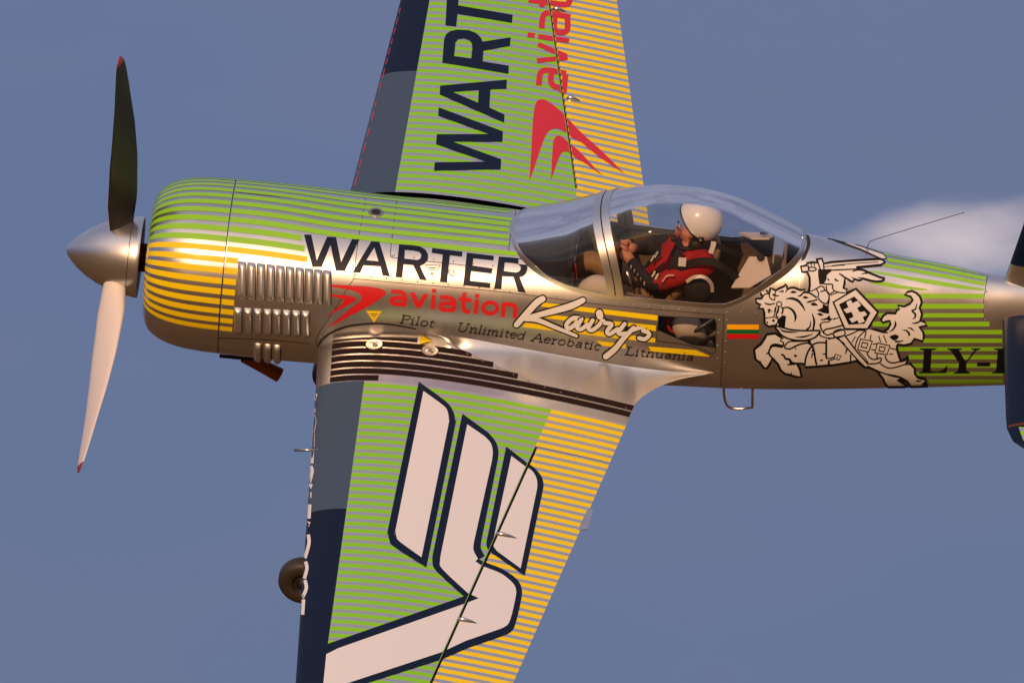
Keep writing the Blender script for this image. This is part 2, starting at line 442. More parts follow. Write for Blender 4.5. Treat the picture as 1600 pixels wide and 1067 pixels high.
# --- cockpit opening: the sill traced along the port side
sill_px = [(799, 366), (803, 384), (810, 398), (821, 411), (838, 426), (860, 440), (888, 452), (914, 459), (951, 466.5), (990, 470.5), (1029, 474), (1070, 477.5),
           (1107, 480.5), (1128, 481), (1150, 474.5), (1180, 459.5), (1210, 441), (1233, 424), (1247, 408), (1256, 391), (1259, 376)]
sill = []
for p in sill_px:
    h, n = FUS.cast(*p); sill.append((h.x, Finv(h)))
sx0, sx1 = sill[0][0] - 0.012, sill[-1][0] + 0.012
sxs = [sx0] + [s[0] for s in sill] + [sx1]; sth = [math.pi / 2] + [s[1] for s in sill] + [math.pi / 2]
for i in range(1, len(sxs)):
    if sxs[i] <= sxs[i - 1]: sxs[i] = sxs[i - 1] + 0.004
sill_th = pch(sxs, sth)
XS0, XS1 = sxs[0], sxs[-1]
def thmax(x): return sill_th(x) if XS0 < x < XS1 else math.pi / 2
stations = sorted(set([round(XF0 + 0.06 * i, 4) for i in range(int((XF1 - XF0) / 0.06) + 1)] + [XF1] +
                      [XS0 + (XS1 - XS0) * (0.5 - 0.5 * math.cos(math.pi * k / 90)) for k in range(91)] +
                      [XS0 + d for d in (.001, .003, .006)] + [XS1 - d for d in (.001, .003, .006)]))
NV = 72
def half_shell(side, dth=0.0, inset=0.0):
    v = []
    for x in stations:
        tm = thmax(x)
        for j in range(NV + 1):
            th = -math.pi / 2 + (tm + math.pi / 2) * j / NV
            p = F(x, th)
            if inset:
                p = Vector((p.x, p.y * (1 - inset / max(abs(_a(x)), .05)), p.z - math.copysign(inset, p.z) * abs(math.sin(th))))
            if side > 0: p = Vector((p.x, -p.y, p.z))
            v.append(p)
    return v
def fuselage_mesh():
    bm = bmesh.new()
    for side in (-1, 1):
        vs_ = [bm.verts.new(p) for p in half_shell(side)]
        for q in grid_faces(len(stations), NV + 1, flip=(side > 0)):
            try: bm.faces.new([vs_[i] for i in q])
            except ValueError: pass
    bmesh.ops.remove_doubles(bm, verts=bm.verts[:], dist=0.0004)
    return bm
fbm = fuselage_mesh()
# side window: cut with four planes through the sight of its edges, on the port side only
win_px = [(1029, 493.5), (1117, 498.5), (1119.5, 506), (1117.5, 551), (1113, 553), (1090, 543), (1062, 537), (1027, 533), (1026, 530)]
win3 = [FUS.cast(*p)[0] for p in win_px]
reg = [f for f in fbm.faces if f.calc_center_median().y < -0.1 and min(p.x for p in win3) - .1 < f.calc_center_median().x < max(p.x for p in win3) + .1
       and min(p.z for p in win3) - .1 < f.calc_center_median().z < max(p.z for p in win3) + .1]
sub = reg
for i in range(len(win3)):
    p, q = win3[i], win3[(i + 1) % len(win3)]
    no = (q - p).cross(p - CAM_B).normalized()
    geom = list({v for f in sub for v in f.verts}) + list({e for f in sub for e in f.edges}) + sub
    r_ = bmesh.ops.bisect_plane(fbm, geom=geom, plane_co=p, plane_no=no, dist=1e-6)
    sub = [g for g in r_['geom'] if isinstance(g, bmesh.types.BMFace)]
wc = sum(win3, Vector()) / len(win3)
def in_win(c):
    sg = None
    for i in range(len(win3)):
        p, q = win3[i], win3[(i + 1) % len(win3)]
        d = (q - p).cross(p - CAM_B).dot(c - p)
        if sg is None: sg = d > 0
        elif (d > 0) != sg: return False
    return True
dead = [f for f in sub if f.is_valid and in_win(f.calc_center_median())]
bmesh.ops.delete(fbm, geom=dead, context='FACES')
bmesh.ops.recalc_face_normals(fbm, faces=fbm.faces[:])
fuselage = bm_obj('fuselage', fbm, M['silver'], plane, smooth=True)
# end cap bulkhead of the engine bay
firewall = [F(XF0 + .001, 2 * math.pi * k / 48) * 1.0 for k in range(48)]

# --- cowling (body of revolution about the thrust line)
crv = [(.555, .300), (.530, .318), (.522, .337), (.526, .362), (.538, .400), (.562, .440), (.60, .472), (.65, .499), (.71, .519), (.78, .533), (.86, .541), (.94, .545), (1.016, .546)]
cx = pch([i for i in range(len(crv))], [c[0] for c in crv]); crr = pch([i for i in range(len(crv))], [c[1] for c in crv])
cr_of_x = pch([c[0] for c in crv[2:]], [c[1] for c in crv[2:]])
NC = 120
cv = []
for i in range(61):
    t = i / 60 * (len(crv) - 1); x, r_ = cx(t), crr(t)
    for k in range(NC):
        a = 2 * math.pi * k / NC; cv.append((x, -r_ * math.cos(a), r_ * math.sin(a)))
cowling = mesh_obj('cowling', cv, grid_faces(61, NC, True), M['silver'], plane)
fv = [(.60, 0, 0)] + [(.60, .33 * math.cos(2 * math.pi * k / 48), .33 * math.sin(2 * math.pi * k / 48)) for k in range(48)]
mesh_obj('cowl_shutter', fv, [(0, k + 1, (k + 1) % 48 + 1) for k in range(48)], M['dark'], cowling, smooth=False)
# dark joint behind the cowl ring
jv = []
for x, r_ in ((1.010, .540), (1.030, .540)):
    for k in range(NC):
        a = 2 * math.pi * k / NC; jv.append((x, -r_ * math.cos(a), r_ * math.sin(a)))
mesh_obj('cowl_joint', jv, grid_faces(2, NC, True), M['gap'], cowling)

# --- spinner and propeller
spv = []; sprof = [(0, 0.001), (.012, .030), (.035, .060), (.08, .105), (.14, .150), (.21, .188), (.29, .219), (.37, .241), (.44, .253), (.468, .256), (.472, .254), (.472, .20), (.472, .03)]
for x, r_ in sprof:
    for k in range(64):
        a = 2 * math.pi * k / 64; spv.append((x, r_ * math.cos(a), r_ * math.sin(a)))
spf = grid_faces(len(sprof), 64, True, flip=True)
spinner = mesh_obj('spinner', spv, spf, [M['silver'], M['rust']], plane, fmat=[1 if i >= 10 * 64 else 0 for i in range(len(spf))])
sm = spinner.modifiers.new('edge', 'EDGE_SPLIT'); sm.split_angle = R(40)
rg = []
for x in (.402, .406):
    r_ = np.interp(x, [p[0] for p in sprof[:10]], [p[1] for p in sprof[:10]]) + .0012
    rg += [(x, r_ * math.cos(2 * math.pi * k / 64), r_ * math.sin(2 * math.pi * k / 64)) for k in range(64)]
mesh_obj('spinner_seam', rg, grid_faces(2, 64, True, flip=True), M['gap'], spinner)
tube('propeller_shaft', [(.46, 0, 0), (.60, 0, 0)], .09, M['rust'], spinner, 20)
HUBX = .335
def blade(ang):
    """blade from hub outwards; front face white, back face black"""
    Rt = 1.50; st = 26; v = []; f = []; fm = []
    up = Vector((0, math.sin(ang) * abs(1), math.cos(ang)))      # replaced below by camera-true axes
    e_up = (UPB * math.cos(ang) + AWB * math.sin(ang)); e_t = Vector((1, 0, 0)).cross(e_up)
    NP = 14
    for i in range(st + 1):
        t = i / st; r_ = 0.14 + (Rt - 0.14) * t
        ch = np.interp(t, [0, .08, .2, .42, .6, .8, .92, .975, 1], [.13, .17, .225, .245, .225, .175, .135, .10, .035])
        th = np.interp(t, [0, .1, .25, .5, 1], [.11, .075, .045, .026, .010])
        be = R(np.interp(t, [0, .15, .3, .5, .75, 1], [62, 52, 44, 36, 27, 21]))
        cdir = e_t * math.cos(be) * PROPSIGN + Vector((1, 0, 0)) * math.sin(be)
        nd = cdir.cross(e_up).normalized()
        if nd.x > 0: nd = -nd
        sw = np.interp(t, [0, .6, 1], [0, 0, -.02])
        cen = Vector((HUBX - .07 * t * t, 0, 0)) + e_up * r_ + cdir * sw
        for k in range(NP):
            a = 2 * math.pi * k / NP
            u = math.cos(a) * .5; w = math.sin(a) * (0.75 if math.sin(a) > 0 else .3)
            v.append(cen + cdir * (u * ch) + nd * (w * th))
    f = grid_faces(st + 1, NP, True)
    for i in range(st):
        for k in range(NP):
            front = k < NP // 2
            t = (i + .5) / st
            fm.append(2 if (t > .945) else (0 if front else 1))
    f.append(tuple(range(st * NP, st * NP + NP))); fm.append(2)
    b = mesh_obj('propeller_blade', v, f, [M['blade_white'], M['blade_black'], M['blade_tip']], plane, fmat=fm)
    bmx = bmesh.new(); bmx.from_mesh(b.data); bmesh.ops.recalc_face_normals(bmx, faces=bmx.faces[:]); bmx.to_mesh(b.data); bmx.free()
    return b
# camera-up and camera-away directions inside the propeller disc
UPB = Vector((0, CY, CZ)).normalized(); AWB = Vector((0, UPB.z, -UPB.y))
PROPSIGN = -1.0
for a_ in (-35, 85, 205): blade(R(a_))

# --- wings
XL0, XT0, SWL, SWT = 1.620, 3.781, 0.055, 0.166
ZLE, ZTE = -.185, -.180
SPAN = 4.15
def thick(t): return 5 * (.2969 * math.sqrt(max(t, 0)) - .1260 * t - .3516 * t * t + .2843 * t ** 3 - .1036 * t ** 4)
def wch(y):
    y = abs(y); return XL0 + SWL * y, XT0 - SWT * y, np.interp(y, [0, 3.6], [.150, .115])
def WP(side, y, s, up=1):
    """wing surface point: y = distance from the centre line, s = chord fraction, up = +1 upper, -1 lower"""
    xl, xt, tk = wch(y); c = xt - xl
    return Vector((xl + c * s, side * y, ZLE + (ZTE - ZLE) * s + up * c * tk * thick(s)))
def wing_probe(side):
    ys = [.2 + (SPAN - .2) * i / 40 for i in range(41)]; ss = [(k / 60) ** 2 for k in range(61)]
    v = [WP(side, y, s) for y in ys for s in ss]
    return surf_from(v, grid_faces(41, 61, flip=(side < 0)))
PRB = {-1: wing_probe(-1), 1: wing_probe(1)}
def wxy(side, px, py):
    h, n = PRB[side].near(px, py); return h
def line_xy(side, p, q):
    """straight line on the plan form through two photo points: x as a function of distance y"""
    a, b = wxy(side, *p), wxy(side, *q); ya, yb_ = abs(a.y), abs(b.y)
    return lambda y: a.x + (b.x - a.x) * (y - ya) / (yb_ - ya)
BAND = {-1: line_xy(-1, (569, 597), (512.4, 1004.7)), 1: line_xy(1, (618, 296), (671, 2))}
HINGE = {-1: line_xy(-1, (836, 698), (671, 1067)), 1: line_xy(1, (898.5, 291), (858.7, 16))}
STRIPE_P = {}
Y_NAVY = {-1: abs(wxy(-1, 514, 795).y), 1: abs(wxy(1, 628, 112).y)}
Y_AIL = {-1: abs(wxy(-1, 850, 700).y), 1: abs(wxy(1, 893, 296).y) - .02}
_l0, _l1 = abs(wxy(-1, 563, 620).y), abs(wxy(-1, 544, 781.6).y)
_r0, _r1 = abs(wxy(1, 617, 296.5).y), abs(wxy(1, 645, 132.5).y)
SP = {-1: (_l1 - _l0) / 15, 1: (_r1 - _r0) / 17}
SY0 = {-1: _l0, 1: _r0}
Y_AIL[1] = Y_AIL[-1]
DUTY = 0.56
def stripe_mat(name, colr, side):
    m = bpy.data.materials.new(name); m.use_nodes = True; t = m.node_tree; b = t.nodes['Principled BSDF']
    N = t.nodes.new; K = t.links.new
    tcn = N('ShaderNodeTexCoord'); sp = N('ShaderNodeSeparateXYZ'); K(tcn.outputs['Object'], sp.inputs[0])
    def mm(op, a, b_):
        n = N('ShaderNodeMath'); n.operation = op
        for i, v in enumerate((a, b_)):
            if isinstance(v, (int, float)): n.inputs[i].default_value = v
            else: K(v, n.inputs[i])
        return n.outputs[0]
    y = mm('MULTIPLY', sp.outputs[1], float(side))
    u = mm('DIVIDE', mm('SUBTRACT', y, SY0[side] - 40 * SP[side]), SP[side])
    on = mm('LESS_THAN', mm('FRACT', u, 0.0), DUTY)
    for sock, va, vb in (('Base Color', SILVER, colr), ('Metallic', .80, 0.0), ('Roughness', .38, .48), ('Coat Weight', 0.05, .05), ('Specular IOR Level', .5, .25)):
        if sock == 'Base Color':
            mx = N('ShaderNodeMix'); mx.data_type = 'RGBA'; K(on, mx.inputs[0]); mx.inputs[6].default_value = va; mx.inputs[7].default_value = vb; K(mx.outputs[2], b.inputs[sock])
        else:
            mx = N('ShaderNodeMix'); K(on, mx.inputs[0]); mx.inputs[2].default_value = va; mx.inputs[3].default_value = vb; K(mx.outputs[0], b.inputs[sock])
    return m
SG = {s: stripe_mat('green_stripes_' + ('port' if s < 0 else 'starboard'), lin(132, 204, 34), s) for s in (-1, 1)}
SYW = {s: stripe_mat('yellow_stripes_' + ('port' if s < 0 else 'starboard'), lin(238, 211, 14), s) for s in (-1, 1)}
Y_BAR = {-1: abs(wxy(-1, 560, 595).y), 1: 0}
Y_BAR[1] = Y_BAR[-1]

def frac(side, fx, y):
    xl, xt, _t = wch(y); return (fx[side](y) - xl) / (xt - xl)
def build_wing(side):
    ys = sorted(set([.22, Y_BAR[side], Y_NAVY[side], Y_AIL[side]] + [round(.3 + .08 * i, 3) for i in range(int((SPAN - .3) / .08) + 1)] + [SPAN]))
    ys = [y for i, y in enumerate(ys) if i == 0 or y - ys[i - 1] > 1e-4]
    nb, ng, na = 22, 22, 14
    verts, faces, fm, rows = [], [], [], {}
    def add(p): verts.append(p); return len(verts) - 1
    up, lo = [], []
    GAP = .006
    for y in ys:
        fb, fh = frac(side, BAND, y), frac(side, HINGE, y)
        sg = [fb * (k / nb) ** 2 for k in range(nb)] + [fb + (fh - fb) * k / ng for k in range(ng + 1)]
        up.append([add(WP(side, y, s)) for s in sg]); lo.append([up[-1][0]] + [add(WP(side, y, s, -1)) for s in sg[1:]])
    nS = len(up[0])
    mats = [M['silver'], M['slate'], M['navy'], SG[side], SYW[side], M['slate']]
    def q(a, b, c, d, mi):
        f = (a, b, c, d); faces.append(f if side > 0 else f[::-1]); fm.append(mi)
    for i in range(len(ys) - 1):
        ym = (ys[i] + ys[i + 1]) / 2
        for k in range(nS - 1):
            if ym < Y_BAR[side]: mi = 0
            elif k < nb: mi = 1 if ym < Y_NAVY[side] else 2
            else: mi = 3
            q(up[i][k], up[i][k + 1], up[i + 1][k + 1], up[i + 1][k], mi)
            q(lo[i][k], lo[i + 1][k], lo[i + 1][k + 1], lo[i][k + 1], 5 if ym < Y_NAVY[side] else 2)
        if ys[i] >= Y_AIL[side] - 1e-6:      # closed rear spar in front of the aileron
            q(up[i][-1], lo[i][-1], lo[i + 1][-1], up[i + 1][-1], 5)
    # fixed trailing edge inboard of the aileron
    prev = None
    for y in [yy for yy in ys if yy <= Y_AIL[side] + 1e-6]:
        fh = frac(side, HINGE, y); i = ys.index(y)
        ss = [fh + (1 - fh) * k / na for k in range(1, na + 1)]
        u = [up[i][-1]] + [add(WP(side, y, s)) for s in ss]; l = [lo[i][-1]] + [add(WP(side, y, s, -1)) for s in ss]
        if prev:
            for k in range(na):
                mi = 0 if (ys[i] + ys[i - 1]) / 2 < Y_BAR[side] else 4
                q(prev[0][k], prev[0][k + 1], u[k + 1], u[k], mi); q(prev[1][k], l[k], l[k + 1], prev[1][k + 1], 5)
            q(prev[0][-1], prev[1][-1], l[-1], u[-1], 0)
        prev = (u, l)
    for k in range(na): q(prev[0][k], prev[0][k + 1], prev[1][k + 1], prev[1][k], 0)   # rib at the aileron's inner end
    # tip
    for k in range(nS - 1): q(up[-1][k], up[-1][k + 1], lo[-1][k + 1], lo[-1][k], 2)
    w = mesh_obj('wing', verts, faces, mats, plane, fmat=fm)
    w['label'] = 'striped wing reaching towards the camera' if side < 0 else 'striped wing rising behind the fuselage'
    # aileron: round nosed, a finger's width behind the spar, slightly deflected
    v, f, fmm = [], [], []
    ya, yb_ = Y_AIL[side] + .006, SPAN
    yss = [ya + (yb_ - ya) * i / 30 for i in range(31)]
    defl = 0.0
    sec = None
    for y in yss:
        xl, xt, _t = wch(y); c = xt - xl; fh = frac(side, HINGE, y) + .007 / c
        pu, pl = WP(side, y, fh), WP(side, y, fh, -1); hz = (pu.z + pl.z) / 2; r_ = (pu.z - pl.z) / 2
        ring = []
        ctr = Vector((pu.x + .012, side * y, hz))
        for k in range(1, 8):      # nose, from lower to upper
            a = math.pi / 2 + math.pi * k / 8
            ring.append(Vector((ctr.x + .012 * math.cos(a), side * y, hz - r_ * math.sin(a))))
        s0 = (ctr.x - xl) / c
        upper = [WP(side, y, s0 + (1 - s0) * k / 12) for k in range(13)]
        lower = [WP(side, y, s0 + (1 - s0) * k / 12, -1) for k in range(12, -1, -1)]
        ring = ring + upper + lower
        cs, sn = math.cos(defl), math.sin(defl)
        ring = [Vector((ctr.x + (p.x - ctr.x) * cs + (p.z - hz) * sn, p.y, hz - (p.x - ctr.x) * sn + (p.z - hz) * cs)) for p in ring]
        v += ring; nr = len(ring)
    f = grid_faces(31, nr, True, flip=(side < 0))
    for i in range(30):
        for k in range(nr): fmm.append(0 if k < 18 + 1 else 1)
    f.append(tuple(range(nr))); fmm.append(0); f.append(tuple(range(30 * nr, 31 * nr))); fmm.append(0)
    al = mesh_obj('aileron', v, f, [SYW[side], M['slate']], w, fmat=fmm)
    bmx = bmesh.new(); bmx.from_mesh(al.data); bmesh.ops.recalc_face_normals(bmx, faces=bmx.faces[:]); bmx.to_mesh(al.data); bmx.free()
    es = al.modifiers.new('edge', 'EDGE_SPLIT'); es.split_angle = R(50)
    es = w.modifiers.new('edge', 'EDGE_SPLIT'); es.split_angle = R(50)
    return w, al
wingL, ailL = build_wing(-1)
wingR, ailR = build_wing(1)
WL, WR = PRB[-1], PRB[1]
print('stripe period', SP, 'Y_AIL', Y_AIL, 'Y_NAVY', Y_NAVY, 'Y_BAR', Y_BAR, 'sill', XS0, XS1)
# dark hinge gap liners
for side, w in ((-1, wingL), (1, wingR)):
    v = []
    for i in range(21):
        y = Y_AIL[side] + (SPAN - Y_AIL[side]) * i / 20; fh = frac(side, HINGE, y)
        v.append(WP(side, y, fh) - Vector((-.003, 0, .012))); v.append(WP(side, y, fh, -1) + Vector((.003, 0, .012)))
    mesh_obj('hinge_gap', v, grid_faces(21, 2), M['gap'], w, smooth=False)

# --- wing root fillet, port and its starboard mirror
gold = [(660, 516), (700, 523), (760, 534), (820, 545), (880, 556), (940, 566), (1000, 575), (1060, 581), (1116, 583)]
dots = [(660, 517.5), (680, 526), (703.7, 538), (752.5, 561), (800, 582), (850, 603), (900, 619), (950, 631), (988, 638.5)]
edge = [(988, 638.5), (994, 629), (1008, 617), (1035, 602), (1070, 591), (1116, 583)]
def resamp(pts, n):
    P = np.array(pts, float); d = np.r_[0, np.cumsum(np.hypot(*np.diff(P, axis=0).T))]; t = np.linspace(0, d[-1], n)
    return list(zip(np.interp(t, d, P[:, 0]), np.interp(t, d, P[:, 1])))
gy, dy, ey_ = pch(*zip(*gold)), pch(*zip(*dots)), pch(*zip(*edge))
pxs = list(np.linspace(660, 988, 34)) + list(np.linspace(988, 1116, 19))[1:]
NFi, NJ = len(pxs), 17
A_, B_ = [], []
te = PRB[-1].near(987.5, 638.3)[0]; tail_end = FUS.near(1116, 583)[0]
for px in pxs:
    A_.append(FUS.near(px, gy(px))[0])
    if px <= 988: B_.append(PRB[-1].near(px, dy(px))[0])
    else:
        t = (px - 988) / 128; z = te.z + (tail_end.z - te.z) * t; d = ray(px, ey_(px)); B_.append(CAM_B + d * ((z - CAM_B.z) / d.z))
vf = []
for a, b in zip(A_, B_):
    h = a.z - b.z; w_ = b.y - a.y
    ky = max(min(-.70 * max(h, .004), -.02 * abs(w_)), .62 * w_) if w_ < 0 else 0
    K_ = Vector((a.x * .5 + b.x * .5, a.y + ky, b.z))
    xl_, xt_, _q = wch(abs(K_.y)); sK = (K_.x - xl_) / (xt_ - xl_)
    if sK < 1 and (b - te).length > .02 and b.x < te.x + .01: K_.z = WP(-1, abs(K_.y), sK).z
    K_.z += .05 * h
    for j in range(NJ):
        t = j / (NJ - 1)       # from wing (0) to fuselage (1)
        t = t * t * (3 - 2 * t) * .3 + t * .7
        p = b * (1 - t) ** 2 + K_ * (2 * t * (1 - t)) + a * t * t
        vf.append(p + Vector((0, -.002, .003)) * min(1, 4 * min(t, 1 - t) + .3))
M['fillet'] = mat('polished_silver', SILVER, 0.30, 0.88, 0.1, noise=0.08, nscale=6)
fillet = mesh_obj('wing_fillet', vf, grid_faces(NFi, NJ, flip=True), M['fillet'], wingL)
mesh_obj('wing_fillet', [Vector((p.x, -p.y, p.z)) for p in vf], grid_faces(NFi, NJ), M['silver'], wingR)
bmx = bmesh.new(); bmx.from_mesh(fillet.data)
FIL = Surf([fillet]); bmx.free()
ROOT = Surf([fuselage, fillet, wingL, cowling])
# ------------------------------------------------------------------ canopy
ctop = [(800, 352), (806, 343), (814, 336.5), (826, 331), (855, 321.5), (900, 311), (941, 302), (985, 293.5), (1020, 290.5), (1050, 290), (1085, 293), (1120, 299.5), (1150, 308), (1180, 320), (1210, 335), (1237, 350), (1258, 363)]
def xo(p):
    vx, vy = p[0] - 103, p[1] - 390
    return (vx * math.cos(PSI) + vy * math.sin(PSI)) / 250, (vx * math.sin(PSI) - vy * math.cos(PSI)) / 250
_co = pch([xo(p)[0] for p in ctop], [xo(p)[1] for p in ctop])
NCAN = 2.15
def _crown_raw(x):
    s = F(x, thmax(x)); ys_, zs = abs(s.y), s.z; p = NCAN / (NCAN - 1)
    return zs + max(max(_co(x) - zs * CZ, 1e-3) ** p - (ys_ * CY) ** p, 1e-5) ** (1 / p) / CZ
_cx = [3.06, 3.2, 3.35, 3.5, 3.7, 3.9, 4.1, 4.25, 4.38]
_cz = [_crown_raw(x) for x in _cx]
crown = pch([XS0] + _cx + [XS1], [F(XS0, math.pi / 2).z] + _cz + [F(XS1, math.pi / 2).z])
print('crown', F(XS0, math.pi / 2).z, [round(z, 3) for z in _cz], F(XS1, math.pi / 2).z)
def csec(x):
    s = F(x, thmax(x)); return abs(s.y), s.z, max(crown(x) - s.z, .002)
def C(x, t, off=0.0):
    """canopy surface, t from 0 (port sill) to pi (starboard sill)"""
    ys_, zs, H = csec(x); c, s = math.cos(t), math.sin(t)
    p = Vector((x, -ys_ * math.copysign(abs(c) ** (2 / NCAN), c), zs + H * abs(s) ** (2 / NCAN)))
    if off:
        n = Vector((0, -c * H, s * ys_)); n = n.normalized() if n.length else Vector((0, 0, 1)); p += n * off
    return p
canopy = empty('canopy', parent=plane)
xs_c = [XS0 + (XS1 - XS0) * (0.5 - 0.5 * math.cos(math.pi * k / 70)) for k in range(71)]
NT = 64
XBOW_B = None
h_, _n = FUS.cast(962, 466.5); XBOW_B = h_.x          # foot of the bow frame
XBOW_T = None
# crown of the bow, leaning forward
BOW_D = .150
def xbow(t): return XBOW_B - BOW_D * math.sin(t) ** 1.3
def glass_grid(fn_x, name):
    v = [C(*fn_x(i, j)) for i in range(41) for j in range(NT + 1)]
    return mesh_obj(name, v, grid_faces(41, NT + 1), M['glass'], canopy)
def tt(j): return math.pi * j / NT
def cosr(i, n=40): return 0.5 - 0.5 * math.cos(math.pi * i / n)
windshield = glass_grid(lambda i, j: (XS0 + .004 + (xbow(tt(j)) - .02 - XS0) * cosr(i), tt(j)), 'windshield')
bubble = glass_grid(lambda i, j: (xbow(tt(j)) + (XS1 - .004 - xbow(tt(j))) * cosr(i), tt(j)), 'canopy_bubble')
CAN = Surf([windshield, bubble])
# sill frame: metal band along the edge of the glass, both sides, with thickness
def band_mesh(name, rows, material, parent, thick_=.006):
    """rows: list of lists of (point, normal)"""
    n, m = len(rows), len(rows[0]); v = []
    for r_ in rows: v += [p + nn * thick_ for p, nn in r_]
    for r_ in rows: v += [p - nn * .004 for p, nn in r_]
    f = grid_faces(n, m); k = n * m
    f += [tuple(i + k for i in q)[::-1] for q in grid_faces(n, m)]
    for j in range(m - 1): f += [(j, j + 1, j + 1 + k, j + k), ((n-1)*m + j + 1, (n-1)*m + j, (n-1)*m + j + k, (n-1)*m + j + 1 + k)]
    for i in range(n - 1): f += [((i+1)*m, i*m, i*m + k, (i+1)*m + k), (i*m + m - 1, (i+1)*m + m - 1, (i+1)*m + m - 1 + k, i*m + m - 1 + k)]
    o = mesh_obj(name, v, f, material, parent)
    b = bmesh.new(); b.from_mesh(o.data); bmesh.ops.recalc_face_normals(b, faces=b.faces[:]); b.to_mesh(o.data); b.free()
    e = o.modifiers.new('edge', 'EDGE_SPLIT'); e.split_angle = R(40); return o
def cn(x, t):
    p = C(x, t); a = C(min(x + .004, XS1 - 1e-4), t) - C(max(x - .004, XS0 + 1e-4), t); b = C(x, min(t + .02, math.pi)) - C(x, max(t - .02, 0))
    n = b.cross(a)
    if n.length < 1e-9: n = Vector((0, 0, 1))
    n.normalize()
    if n.dot(p - Vector((p.x, 0, .2))) < 0: n = -n
    return p, n
rim = []
def rim_pt(u, w):
    """u along the rim (0 port front top .. 1 port rear top), w inward distance in metres"""
    # sill curve in plan; inward means up the glass / towards the cockpit middle
    x = XS0 + (XS1 - XS0) * cosr(u, 1)
    s = F(x, thmax(x))
    xm = (XS0 + XS1) / 2; tgt = Vector((np.clip(s.x, XS0 + .35, XS1 - .35), 0, s.z + .25))
    d = (tgt - s); d.normalize()
    # walk on the canopy surface: move x and t so that the point goes inward by w
    ex = np.clip((tgt.x - s.x) / .35, -1, 1)
    x2 = x + ex * w
    ys_, zs, H = csec(x2)
    t2 = min(math.pi / 2, (w * math.sqrt(max(1 - ex * ex, 0)) / max(H, .05) + (0 if abs(ex) < 1e-6 else 0)))
    s2 = F(x2, thmax(x2))
    # angle on the section that keeps the same y ratio as the sill point
    if abs(s2.y) > 1e-6 and abs(s.y) < abs(s2.y):
        c = (abs(s.y) / abs(s2.y)); t2 = max(t2, math.acos(min(1, c)) ) if c < 1 else t2
    return x2, t2
for side in (1, -1):
    rows = []
    for i in range(81):
        row = []
        for w in (0, .012, .024):
            x, t = rim_pt(i / 80, w); p, n = cn(x, t)
            if side < 0: p, n = Vector((p.x, -p.y, p.z)), Vector((n.x, -n.y, n.z))
            row.append((p, n))
        rows.append(row)
    fr = band_mesh('canopy_rim', rows, M['silver'], canopy, .004)
# bow: two straps with a dark joint between them
for d0, d1 in ((-.050, -.004), (.004, .050)):
    rows = []
    for j in range(65):
        t = .01 + (math.pi - .02) * j / 64
        rows.append([cn(xbow(t) + d, t) for d in (d0, (d0 + d1) / 2, d1)])
    band_mesh('bow_frame', rows, M['silver'], canopy, .007)
rows = []
for j in range(65):
    t = .01 + (math.pi - .02) * j / 64
    rows.append([cn(xbow(t) + d, t) for d in (-.006, .006)])
band_mesh('bow_seal', rows, M['gap'], canopy, .003)
# ------------------------------------------------------------------ printed livery
FD = Surf([fuselage, fillet, cowling])
SIDE = Surf([fuselage, fillet])
CUTL = ((837.5, 698), (672.5, 1067), 2.3); CUTR = ((899.5, 291), (859.7, 16), 2.0)
P1 = lambda *p: crop(470, 350, 8.889, p); P2 = lambda *p: crop(640, 350, 8.889, p)
for lp in ([P1((45,150),(145,152),(222,505),(365,180),(490,187),(560,530),(710,215),(815,218),(612,652),(485,648),(412,290),(290,600),(160,600))],
           [P1((980,243),(1090,250),(1240,730),(1135,715),(1105,590),(870,575),(825,680),(720,670)), P1((1020,325),(1078,520),(910,505))],
           [P2((-146,285),(60,300),(150,318),(220,360),(254,415),(258,460),(250,505),(205,555),(145,585),(240,785),(140,770),(50,572),(-85,560),(-101,745),(-196,738)),
            P2((-65,360),(60,372),(130,388),(158,415),(163,445),(150,480),(110,505),(50,500),(-72,488))],
           [P2((315,338),(735,388),(728,455),(560,435),(520,815),(420,805),(460,425),(305,400))],
           [P2((795,400),(1170,445),(1165,508),(885,478),(872,580),(1150,620),(1140,690),(855,655),(840,790),(1125,820),(1115,890),(745,850))],
           [P2((1240,455),(1440,470),(1546,483),(1605,515),(1635,570),(1636,630),(1615,690),(1580,725),(1530,742),(1614,956),(1509,941),(1440,735),(1290,728),(1274,906),(1174,900)),
            P2((1322,535),(1440,545),(1505,558),(1540,590),(1543,630),(1520,662),(1480,675),(1420,670),(1308,655))]):
    decal('letter', SIDE, [lp], M['navy'], fuselage, off=.0030)

# --- stripes along the cowl and the upper deck
def strip(name, fn, x0, x1, t0a, t1a, t0b, t1b, material, parent, off, n=40):
    """stripe between two angles, angles running linearly from (t0a,t1a) at x0 to (t0b,t1b) at x1"""
    v, nr = [], []
    for i in range(n + 1):
        u = i / n; x = x0 + (x1 - x0) * u
        a, b = t0a + (t0b - t0a) * u, t1a + (t1b - t1a) * u
        for k in range(5):
            th = a + (b - a) * k / 4; p, q = fn(x, th), fn(x, th + .01); w = fn(min(x + .004, 6.1), th)
            nn = (w - p).cross(q - p); nn.normalize()
            if nn.dot(Vector((0, p.y, p.z))) < 0: nn = -nn
            v.append(p + nn * off); nr.append(nn)
    o = mesh_obj(name, v, grid_faces(n + 1, 5, flip=True), material, parent, normals=nr); return o
def CW(x, th):
    r_ = cr_of_x(x); return Vector((x, -r_ * math.cos(th), r_ * math.sin(th)))
E0 = math.atan2(CY, CZ)       # angle of the side that faces the camera squarely
def cang(py, px=355.0):
    c = 390 + (px - 103) * math.tan(PSI); return math.asin(max(-1, min(1, (c - py) * math.cos(PSI) / 136.5))) + E0
bands = [(-1 + 0, None)]
per = R(7.0); wid = R(4.0)
base = cang(390.3)            # first yellow stripe
tops = []
